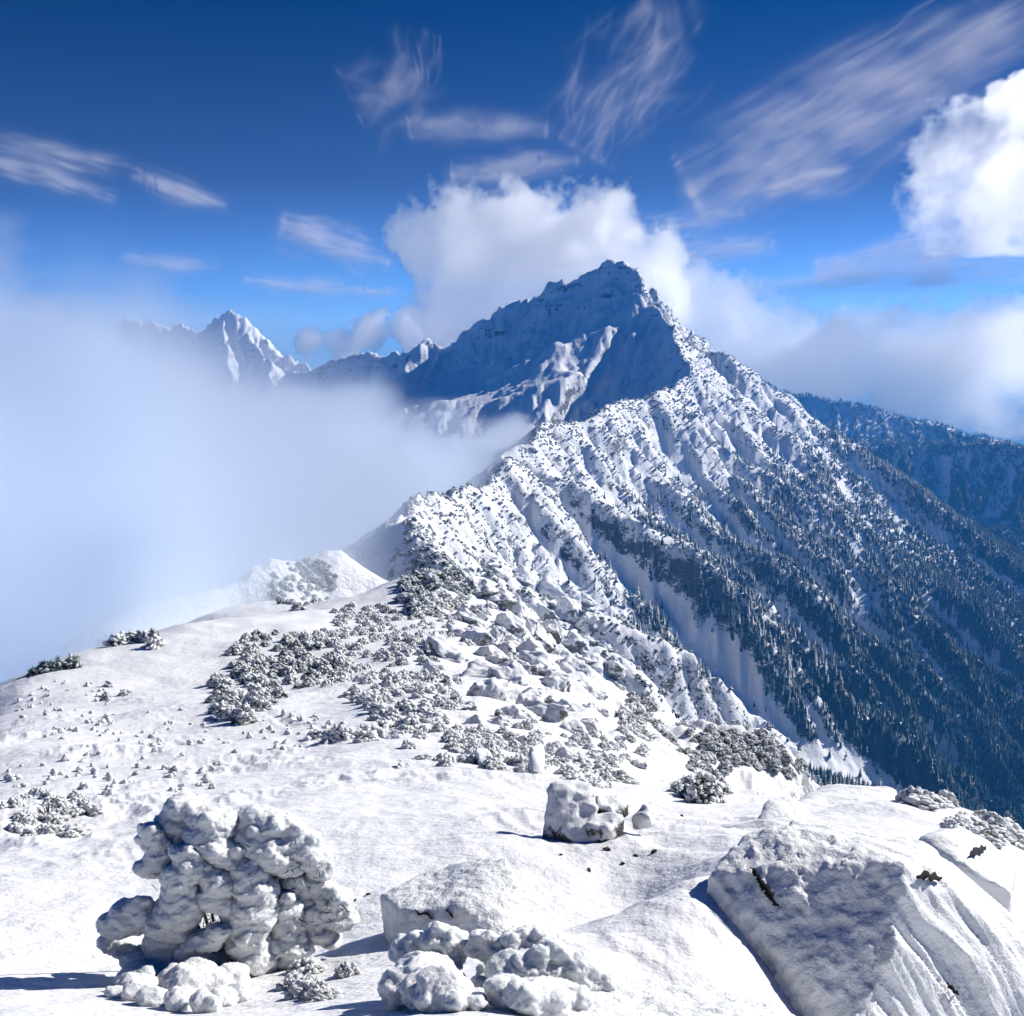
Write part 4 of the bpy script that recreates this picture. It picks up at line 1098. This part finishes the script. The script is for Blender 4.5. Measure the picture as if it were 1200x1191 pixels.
hull_thing('snow_hump', 'smooth rime crusted snow hump along the bottom edge, right of the rime masses', 'snow hump',
    [(575, 1172, 4.3), (640, 1150, 4.6), (700, 1140, 4.8), (760, 1148, 4.8), (830, 1160, 4.7), (900, 1175, 4.6), (948, 1200, 4.4), (600, 1230, 3.7), (760, 1240, 3.6), (930, 1240, 3.8)], 0.022, 8, cap_shape, M_RIMECRUST, sink=0.5)
hull_thing('snow_drift', 'low snow drift under the rime masses at the bottom edge, left of the snow hump', 'snow drift',
    [(420, 1185, 4.75), (470, 1172, 4.95), (540, 1150, 5.1), (610, 1150, 5.1), (680, 1160, 5.0), (740, 1180, 4.7), (430, 1225, 4.1), (590, 1235, 3.8), (740, 1230, 4.0)], 0.022, 8, cap_shape, M_RIMECRUST, sink=0.5)
# blocks along the right-hand plateau
def drift_shape(V, N): return 0.09 * n3(V, 0.7, 31.0, 3) + 0.02 * n3(V, 4.0, 2.0, 3) + 0.008 * n3(V, 16, 4.0, 2)
hull_thing('boulder', 'flat topped snow covered outcrop at the brink of the dark valley', 'boulder',
    [(935, 935, 15.5), (960, 922, 17), (1000, 918, 17.5), (1050, 925, 17), (1045, 945, 15.5), (985, 950, 14.5), (890, 965, 12.5), (945, 960, 13.0)], 0.06, 6, drift_shape, M_RIMECRUST, sink=1.2)
hull_thing('boulder', 'small snow hooded rock left of the flat topped outcrop', 'boulder',
    [(888, 968, 12.2), (898, 940, 12.8), (915, 934, 13.0), (945, 942, 13.0), (950, 955, 12.6), (930, 968, 12.2)], 0.045, 5, drift_shape, M_RIMECRUST, sink=0.7)
slab = hull_thing('boulder', 'snowy slab with a dark bare patch near the right edge', 'boulder',
    [(1080, 985, 9.6), (1120, 965, 10.5), (1160, 985, 10.5), (1195, 1010, 10), (1130, 1015, 8.6), (1190, 1045, 8.6)], 0.05, 5, drift_shape, M_RIMECRUST, sink=0.8)
patch(slab[0], slab[1], [(1138, 1003), (1143, 998), (1150, 995), (1156, 993)], 9.5, 'bare_rock', M_CRACK, 5, 0.008, slab[2], 'dark bare rock patch')
# upright rock with leaning slabs in the middle
def pil_shape(V, N): return 0.05 * n3(V, 1.6, 41.0, 3) + 0.03 * n3(V, 5.0, 2.0, 3, billow=True)
hull_thing('upright_rock', 'grey upright rock with a rimed flat top standing in the middle of the snow', 'rock',
    [(644, 918, 16), (668, 913, 16.3), (694, 916, 16.2), (700, 940, 15.8), (696, 982, 15.3), (648, 940, 15.8), (636, 962, 15.6), (668, 988, 15.2)], 0.05, 2, pil_shape, M_PILLAR, sink=0.5, seat=(668, 985, 15.4))
for pts, lb in (([(698, 932, 15.6), (722, 930, 15.8), (735, 940, 15.6), (715, 950, 15.2), (700, 944, 15.3)], 'upper tilted ice slab right of the upright rock'),
                ([(690, 958, 15.0), (705, 950, 15.2), (730, 958, 15.0), (712, 972, 14.7), (690, 970, 14.7)], 'lower broken ice slab right of the upright rock'),
                ([(742, 955, 15.4), (765, 933, 15.8), (768, 945, 15.6), (760, 958, 15.2)], 'pointed snow fin right of the ice slabs')):
    hull_thing('ice_slab', lb, 'ice slab', pts, 0.035, 2, pil_shape, M_PILLAR if 'fin' not in lb else M_RIMECRUST, sink=0.25, seat=(715, 985, 15.0))
for pts, lb in (([(556, 878, 27), (570, 874, 27.4), (578, 884, 27), (572, 896, 26.4), (560, 892, 26.5)], 'dark rock speckled with snow at the left of the mossy pair'),
                ([(620, 874, 26.5), (636, 870, 27), (640, 895, 26), (638, 915, 25), (622, 905, 25.4)], 'tall dark rock speckled with snow at the right of the mossy pair')):
    hull_thing('mossy_rock', lb, 'rock', pts, 0.07, 2, pil_shape, M_MOSSROCK, sink=0.5, seat=(565, 894, 26.5) if 'left' in lb else (630, 914, 25.2))
M_STONE = plain('dark_stone', (0.07, 0.068, 0.06, 1))
STONES = [(712, 1003, 9, 'dark flat stone on the snow left of the great boulder, largest of the stones'), (730, 1016, 7, 'small dark stone just above the shaded hollow'), (745, 1008, 6, 'tiny dark stone between the hollow and the ice slabs'),
          (766, 1006, 7, 'dark stone nearest the great boulder at the top of the hollow'), (690, 1022, 6, 'dark stone on the left rim of the hollow'), (658, 1003, 5, 'tiny dark stone below the upright rock'),
          (432, 1050, 7, 'dark stone half buried at the left end of the centre boulder'), (416, 1057, 5, 'small dark stone left of the centre boulder'), (797, 966, 8, 'dark speckled stone on the snow ridge below the chute')]
sx_, sy_, sz_, sok = hit([q[0] for q in STONES], [q[1] for q in STONES])
for k, (px, py, w, lb) in enumerate(STONES):
    o = BOULDERS[k % 6].copy(); o.data = o.data.copy(); o.data.materials[0] = M_STONE; o.name = 'stone'; COL.objects.link(o)
    q = w * math.sqrt(sx_[k] ** 2 + sy_[k] ** 2 + sz_[k] ** 2) / FPX * 1.4
    o.location = (sx_[k], sy_[k], sz_[k] + 0.08 * q); o.scale = (q, q * 0.7, q * 0.5); o.rotation_euler = (0.2, 0.1 * k, k * 1.3)
    tag(o, lb, 'stone', 'dark stones lying on the snow')
def tuft():
    x, y, z, ok = hit([56], [955]); rs = random.Random(5); V = []; F = []
    for k in range(70):
        a = rs.uniform(0, 6.28); l = rs.uniform(0.12, 0.3); dx, dy = math.cos(a) * rs.uniform(0, 0.35), math.sin(a) * 0.12; n = len(V)
        V += [(dx - 0.012, dy, 0), (dx + 0.012, dy, 0), (dx + math.cos(a) * l * 0.7, dy + math.sin(a) * l * 0.4, l * 0.45)]; F.append((n, n + 1, n + 2))
    o = link_mesh('grass_tuft', V, F, plain('dry_yellow_grass', (0.20, 0.19, 0.04, 1)), smooth=False); o.location = (x[0], y[0], z[0] - 0.01)
    tag(o, 'small yellow green grass tuft poking from the snow at the left edge', 'grass tuft')
tuft()
lap('foreground rocks')

# ---------------------------------------------------------------- clouds and mist: real volumes
def volume_material(name, dens, color, aniso):
    m = bpy.data.materials.new(name); m.use_nodes = True
    n, l = m.node_tree.nodes, m.node_tree.links
    n.remove(n['Principled BSDF'])
    pv = n.new('ShaderNodeVolumePrincipled')
    pv.inputs['Color'].default_value = (*color, 1); pv.inputs['Density'].default_value = dens; pv.inputs['Anisotropy'].default_value = aniso
    l.new(pv.outputs[0], n['Material Output'].inputs['Volume'])
    return m

def volume_object(name, lo, hi, voxel, field, mat, label, cat=None, kind=None, group=None, filled=False):
    lo = np.array(lo, float); hi = np.array(hi, float)
    n = np.maximum(np.round((hi - lo) / np.array(voxel)).astype(int), 4)
    ax = [np.linspace(lo[i], hi[i], n[i]).astype(np.float32) for i in range(3)]
    X, Y, Z = np.meshgrid(*ax, indexing='ij')
    D = 1000.0 * np.clip(field(X, Y, Z), 0, None).astype(np.float32)      # per kilometre
    if filled: D = np.maximum(D, 0.0012) + 0.0008 * np.random.RandomState(1).rand(*D.shape).astype(np.float32)      # no empty tiles inside
    me = bpy.data.meshes.new(name)
    me.vertices.add(D.size); me.vertices.foreach_set('co', np.stack([X, Y, Z], -1).ravel())
    at_ = me.attributes.new('density', 'FLOAT', 'POINT'); at_.data.foreach_set('value', D.ravel())
    src = bpy.data.objects.new(name + '_samples', me)          # only carries the density values
    vd = bpy.data.volumes.new(name); o = bpy.data.objects.new(name, vd); COL.objects.link(o)
    ng = bpy.data.node_groups.new(name + '_field', 'GeometryNodeTree')
    ng.interface.new_socket('Geometry', in_out='INPUT', socket_type='NodeSocketGeometry')
    ng.interface.new_socket('Geometry', in_out='OUTPUT', socket_type='NodeSocketGeometry')
    N, L = ng.nodes, ng.links
    gi = N.new('NodeGroupInput'); go = N.new('NodeGroupOutput')
    vc = N.new('GeometryNodeVolumeCube')
    vc.inputs['Min'].default_value = lo; vc.inputs['Max'].default_value = hi
    for i, k in enumerate(('Resolution X', 'Resolution Y', 'Resolution Z')): vc.inputs[k].default_value = int(n[i])
    ps = N.new('GeometryNodeInputPosition'); sp = N.new('ShaderNodeSeparateXYZ'); L.new(ps.outputs[0], sp.inputs[0])
    def M(op, a, b):
        x = N.new('ShaderNodeMath'); x.operation = op
        for s_, v in zip(x.inputs, (a, b)):
            if isinstance(v, bpy.types.NodeSocket): L.new(v, s_)
            else: s_.default_value = v
        return x.outputs[0]
    I = [M('MINIMUM', M('MAXIMUM', M('ROUND', M('MULTIPLY', M('SUBTRACT', sp.outputs[i], float(lo[i])), float((n[i] - 1) / (hi[i] - lo[i]))), 0.0), 0.0), float(n[i] - 1)) for i in range(3)]
    def toint(v):
        x = N.new('FunctionNodeFloatToInt'); L.new(v, x.inputs[0]); return x.outputs[0]
    def IM(op, a, b):
        x = N.new('FunctionNodeIntegerMath'); x.operation = op
        for s_, v in zip(x.inputs, (a, b)):
            if isinstance(v, bpy.types.NodeSocket): L.new(v, s_)
            else: s_.default_value = v
        return x.outputs[0]
    ix, iy, iz = [toint(v) for v in I]
    idx = IM('ADD', IM('MULTIPLY', IM('ADD', IM('MULTIPLY', ix, int(n[1])), iy), int(n[2])), iz)
    na = N.new('GeometryNodeInputNamedAttribute'); na.data_type = 'FLOAT'; na.inputs['Name'].default_value = 'density'
    si = N.new('GeometryNodeSampleIndex'); si.data_type = 'FLOAT'; si.domain = 'POINT'
    oi = N.new('GeometryNodeObjectInfo'); oi.inputs['Object'].default_value = src
    L.new(oi.outputs['Geometry'], si.inputs['Geometry']); L.new(na.outputs['Attribute'], si.inputs['Value']); L.new(idx, si.inputs['Index'])
    L.new(si.outputs[0], vc.inputs['Density'])
    sm = N.new('GeometryNodeSetMaterial'); sm.inputs['Material'].default_value = mat
    L.new(vc.outputs[0], sm.inputs[0]); L.new(sm.outputs[0], go.inputs[0])
    md = o.modifiers.new('field', 'NODES'); md.node_group = ng
    vd.materials.append(mat)
    return tag(o, label, cat, group, kind)

def puffs(X, Y, Z, P):
    """union of round billows (px, py, Y, radius, squash): about 1 at a core, falling through 0 at its edge"""
    d = np.full(X.shape, -9.0, np.float32)
    for px, py, yy, r, sq in P:
        x, y, z = at(px, py, yy)
        q = 1.0 - np.sqrt((X - x) ** 2 + ((Y - y) / 0.6) ** 2 + ((Z - z) / sq) ** 2) / r
        d = np.maximum(d, q)
    return d

def box_of(P, pad):
    c = np.array([at(*p[:3]) for p in P]); r = np.array([p[3] for p in P])[:, None] * np.array([1, 1, 1.0]); r[:, 2] *= np.array([p[4] for p in P])
    return (c - r - pad).min(0), (c + r + pad).max(0)

M_CLOUD = volume_material('cloud_droplets', 0.001, (1, 1, 1), 0.82)
M_MIST = volume_material('mist_droplets', 0.001, (0.91, 0.955, 1), 0.72)

def cumulus(name, P, voxel, label, dens=0.011, scale=400.0, carve=0.75, cat='cloud', group=None):
    lo, hi = box_of(P, 60)
    def f(X, Y, Z):
        d = puffs(X, Y, Z, P)
        n = fbm3(X / scale, Y / scale, Z / scale, 6, 0.60, billow=True) + 0.16 * fbm3(X / 120 + 5, Y / 120, Z / 120, 4, 0.6, billow=True)
        return dens * sstep(0.0, 0.10, d + carve * (n - 0.10))
    return volume_object(name, lo, hi, (voxel * 0.8, voxel * 1.3, voxel * 0.8), f, M_CLOUD, label, cat, group=group)

def mist_field(X, Y, Z):
    # the bank lies against the shaded west flank and its top sinks towards the crest of the ridge
    cr = np.array(RIDGES[0][0])
    cx = np.interp(Y, cr[:, 1], cr[:, 0]).astype(np.float32)
    w = np.clip((cx - X), -400, 3000)
    top = 48 * sstep(560, 260, Y) - 0.14 * np.maximum(Y - 900, 0) + np.interp(w * 900.0 / np.maximum(Y, 900.0), [-300, -60, 0, 60, 150, 254, 310, 430, 800], [-420, -150, -80, -78, -98, -90, -44, 96, 140]).astype(np.float32)
    n = fbm3(X / 240, Y / 300, Z / 150, 5, 0.58)
    n2 = fbm3(X / 70 + 9, Y / 70, Z / 55, 3, 0.55)
    d = (top + 2 + 58 * n + 26 * n2 - Z) / (42.0 + 0.2 * np.clip(w, 0, 450))
    d = sstep(0, 1.0, d)
    side = sstep(22, -40, X - cx + 30 * n)
    near = sstep(190, 370, Y + 50 * n - 3.0 * (X + 75))
    far = sstep(1750, 1450, Y + 90 * n)
    return 0.019 * d * side * near * far * np.clip(0.65 + 1.7 * n + 1.0 * n2, 0.06, 2.5) * (1 + 2.2 * sstep(430, 260, Y) * sstep(-70, -105, X))
MIST = volume_object('mist', (-1250, 110, -520), (150, 1850, 190), (11, 12, 9), mist_field, M_MIST,
    'pale blue mist bank hiding the left flank of the ridge', None, 'stuff')
lap('mist')
CUM_A = [(510, 300, 5200, 210, .95), (545, 265, 5250, 190, 1.0), (590, 290, 5200, 260, .95), (640, 310, 5250, 300, .95), (700, 300, 5300, 300, .8), (560, 340, 5200, 320, .8), (750, 330, 5300, 260, .85), (690, 250, 5400, 110, 1.2), (640, 370, 5200, 330, .7)]
CUM_B = [(800, 360, 5700, 200, .8), (865, 388, 5700, 190, .8), (930, 395, 5700, 190, .8), (990, 400, 5700, 190, .8), (1050, 392, 5700, 210, .8), (1110, 400, 5700, 200, .8), (1165, 392, 5700, 220, .8), (790, 368, 5600, 260, .9), (840, 392, 5600, 280, .85), (885, 418, 5600, 300, .8), (940, 432, 5500, 300, .75), (1000, 425, 5400, 290, .75), (1060, 430, 5400, 280, .75), (1120, 435, 5300, 300, .75), (1180, 430, 5300, 300, .75), (1250, 430, 5300, 330, .7), (1150, 465, 5300, 200, .6), (1330, 440, 5300, 330, .7), (905, 440, 5100, 170, .6), (980, 456, 5200, 150, .55), (1050, 470, 5200, 160, .5), (1110, 482, 5200, 150, .5), (1170, 492, 5200, 160, .5), (1230, 496, 5200, 160, .5)]
CUM_C = [(365, 405, 5600, 90, .8), (400, 408, 5600, 100, .7), (440, 392, 5600, 130, .7), (480, 390, 5600, 150, .7), (520, 395, 5600, 150, .7)]
CUM_D = [(1130, 165, 6000, 210, .7), (1170, 200, 6000, 300, .8), (1200, 230, 6000, 330, .8), (1120, 240, 6000, 200, .7), (1260, 200, 6000, 350, .8), (1165, 255, 6000, 230, .6)]
CUM_E = [(1180, 118, 6200, 110, .8), (1210, 112, 6200, 150, .8)]
cumulus('cumulus_cloud', CUM_A, 17, 'bright towering white cloud rising directly behind the summit')
cumulus('cumulus_cloud', CUM_B, 17, 'long white cloud bank lying over the wooded hills right of the summit', dens=0.0065)
cumulus('cumulus_cloud', CUM_C, 14, 'low row of small white clouds between the far peak and the summit', dens=0.03, scale=240.0)
cumulus('cumulus_cloud', CUM_D, 20, 'ragged white cloud high above the cloud bank at the right edge', carve=1.9, dens=0.0036, scale=330.0)
cumulus('cumulus_cloud', CUM_E, 14, 'smallest white cloud puff, uppermost at the right edge')
lap('clouds')
M_CIRRUS = volume_material('ice_crystals', 0.001, (0.97, 0.95, 1), 0.0)
def cirrus(pts, w, amp, label, n=160, seed=0, Y0=12000.0, spread=0.10, dens=1.0):
    """a feather of ice fibres; pts is its spine in the photograph, w its half width there (a number, or one per point)"""
    rs = np.random.RandomState(900 + seed); Y0 = 9000.0 + 640.0 * seed          # every feather in a layer of its own
    P = np.array([np.array(at(px, py, Y0))[[0, 2]] for px, py in pts]); m = Y0 / FPX
    W = np.interp(np.linspace(0, 1, len(pts)), np.linspace(0, 1, np.size(w)), np.atleast_1d(w)) * m
    seg = np.linalg.norm(np.diff(P, axis=0), axis=1); cum = np.concatenate([[0], np.cumsum(seg)]); L_ = cum[-1]
    pad = 3.2 * W.max() + 0.08 * L_; lo = P.min(0) - pad; hi = P.max(0) + pad
    vx = max(m * 0.9, (hi - lo).max() / 560.0); nx, nz = [int(v) for v in np.ceil((hi - lo) / vx)]
    img = np.zeros((nx, nz)); fine = np.zeros((nx, nz))
    for k in range(n):
        c = rs.beta(1.5, 1.8) * L_; ln = L_ * rs.uniform(0.2, 0.7); t = np.linspace(-0.5, 0.5, 700)
        u = np.clip(c + t * ln, 0, L_)
        x = np.interp(u, cum, P[:, 0]); z = np.interp(u, cum, P[:, 1]); ww = np.interp(c, cum, W)
        i = min(np.searchsorted(cum, c, 'right') - 1, len(seg) - 1); d = (P[i + 1] - P[i]) / seg[i]; nr = np.array([-d[1], d[0]])
        off = rs.normal() * 0.75 * ww + (t * ln) * rs.normal() * spread + rs.normal() * 0.5 * ww * t * t * 4
        x = x + nr[0] * off; z = z + nr[1] * off
        wt = np.cos(np.pi * t) ** 1.5 * rs.uniform(0.1, 1.0) ** 1.8
        ix = np.clip(((x - lo[0]) / vx).astype(int), 0, nx - 1); iz = np.clip(((z - lo[1]) / vx).astype(int), 0, nz - 1)
        np.add.at(fine if rs.rand() < 0.35 else img, (ix, iz), wt)
    img = box(box(img, 2), 1) + 0.6 * box(fine, 1) + 1.0 * box(box(img, 7), 6)
    gx_, gz_ = np.meshgrid(np.arange(nx) * vx, np.arange(nz) * vx, indexing='ij')
    img = img * np.clip(0.85 + 0.55 * fbm(gx_ / (60 * m) + seed, gz_ / (40 * m), 5, 40 + seed, 0.6), 0.1, 2)
    edge = np.minimum(np.minimum(gx_, gx_[::-1]), np.minimum(gz_, gz_[:, ::-1])) / (0.5 * pad)
    img = img * sstep(0.0, 1.0, edge)
    img = (img / np.percentile(img[img > img.max() * 0.03], 90)) ** 0.9
    th = 240.0
    def f(X, Y, Z):
        ix = np.clip(((X - lo[0]) / vx).astype(int), 0, nx - 1); iz = np.clip(((Z - lo[1]) / vx).astype(int), 0, nz - 1)
        return amp * 0.62 / th * img[ix, iz] * sstep(1.0, 0.1, np.abs(Y - Y0) / th)
    return volume_object('cirrus_cloud', (lo[0], Y0 - th, lo[1]), (hi[0], Y0 + th, hi[1]), (vx, th / 1.5, vx), f, M_CIRRUS, label, 'cloud')
cirrus([(815, 232), (900, 182), (1000, 128), (1100, 72), (1230, 0)], (22, 40, 38, 30, 26), 0.8, 'longest bright feathery streak sloping up to the top right corner', 420, 1, spread=0.06)
cirrus([(900, 222), (945, 212), (992, 198)], (5, 7, 4), 0.8, 'short bright streak just under the long feathery one', 60, 2)
cirrus([(690, 180), (712, 140), (740, 95), (790, 45), (770, 0)], (22, 40, 40, 32, 24), 0.36, 'faint lilac plume above the summit reaching the top edge', 170, 3, spread=0.3)
cirrus([(480, 152), (540, 143), (640, 149)], (8, 12, 6), 0.5, 'thin level streak upper left of the summit cumulus', 120, 4)
cirrus([(530, 203), (600, 200), (676, 188)], (8, 12, 10), 0.7, 'soft level streak just over the summit cumulus', 130, 5)
cirrus([(420, 135), (455, 118), (485, 90), (500, 40)], (20, 26, 20, 12), 0.32, 'faint slanting wisp high in the middle of the sky', 90, 6, spread=0.3)
cirrus([(-20, 188), (60, 203), (130, 232)], (10, 10, 4), 0.6, 'lower of two streaks at the left edge', 120, 7)
cirrus([(-20, 165), (60, 176), (150, 194)], (7, 6, 4), 0.4, 'upper fainter of two streaks at the left edge', 90, 8)
cirrus([(160, 206), (205, 224), (262, 238)], (4, 9, 6), 0.85, 'small bright tilted streak above the mist', 120, 9)
cirrus([(330, 270), (390, 285), (455, 308)], (10, 13, 8), 0.9, 'bright patch of streaky cloud left of the summit cumulus', 150, 10)
cirrus([(145, 303), (200, 309), (255, 312)], (5, 6, 3), 0.6, 'thin level line low over the mist', 70, 11, spread=0.04)
cirrus([(290, 330), (380, 339), (475, 342)], (3, 4, 2), 0.9, 'thinnest level line above the far peak', 90, 12, spread=0.02)
cirrus([(770, 306), (830, 295), (905, 284)], (8, 9, 5), 0.8, 'wispy level streak right of the summit above the cloud bank', 120, 13)
cirrus([(720, 275), (800, 262), (870, 250)], (10, 10, 6), 0.4, 'faint streak over the wispy one right of the summit', 100, 14)
cirrus([(870, 338), (1000, 330), (1230, 318)], (5, 9, 12), 0.85, 'long flat veil just above the cloud bank at the right', 220, 15, spread=0.03)
cirrus([(960, 318), (1080, 294), (1230, 275)], (6, 14, 18), 0.85, 'broad veil under the ragged cloud at the right edge', 240, 16, spread=0.05)
lap('cirrus')

# ---------------------------------------------------------------- the blue mountain air
def haze_box():
    x0, x1, y0, y1, z0, z1 = -4700.0, 4700.0, -300.0, 4960.0, -1002.0, 160.0
    V = [(x, y, z) for x in (x0, x1) for y in (y0, y1) for z in (z0, z1)]
    F = [(0, 1, 3, 2), (4, 6, 7, 5), (0, 4, 5, 1), (2, 3, 7, 6), (0, 2, 6, 4), (1, 5, 7, 3)]
    m = volume_material('mountain_air', 0.00008, (0.06, 0.38, 1.0), 0.0)
    o = link_mesh('haze', V, F, m, smooth=False)
    tag(o, 'faint blue air between the viewpoint and the far mountains', None, None, 'stuff')
haze_box()
lap('haze')
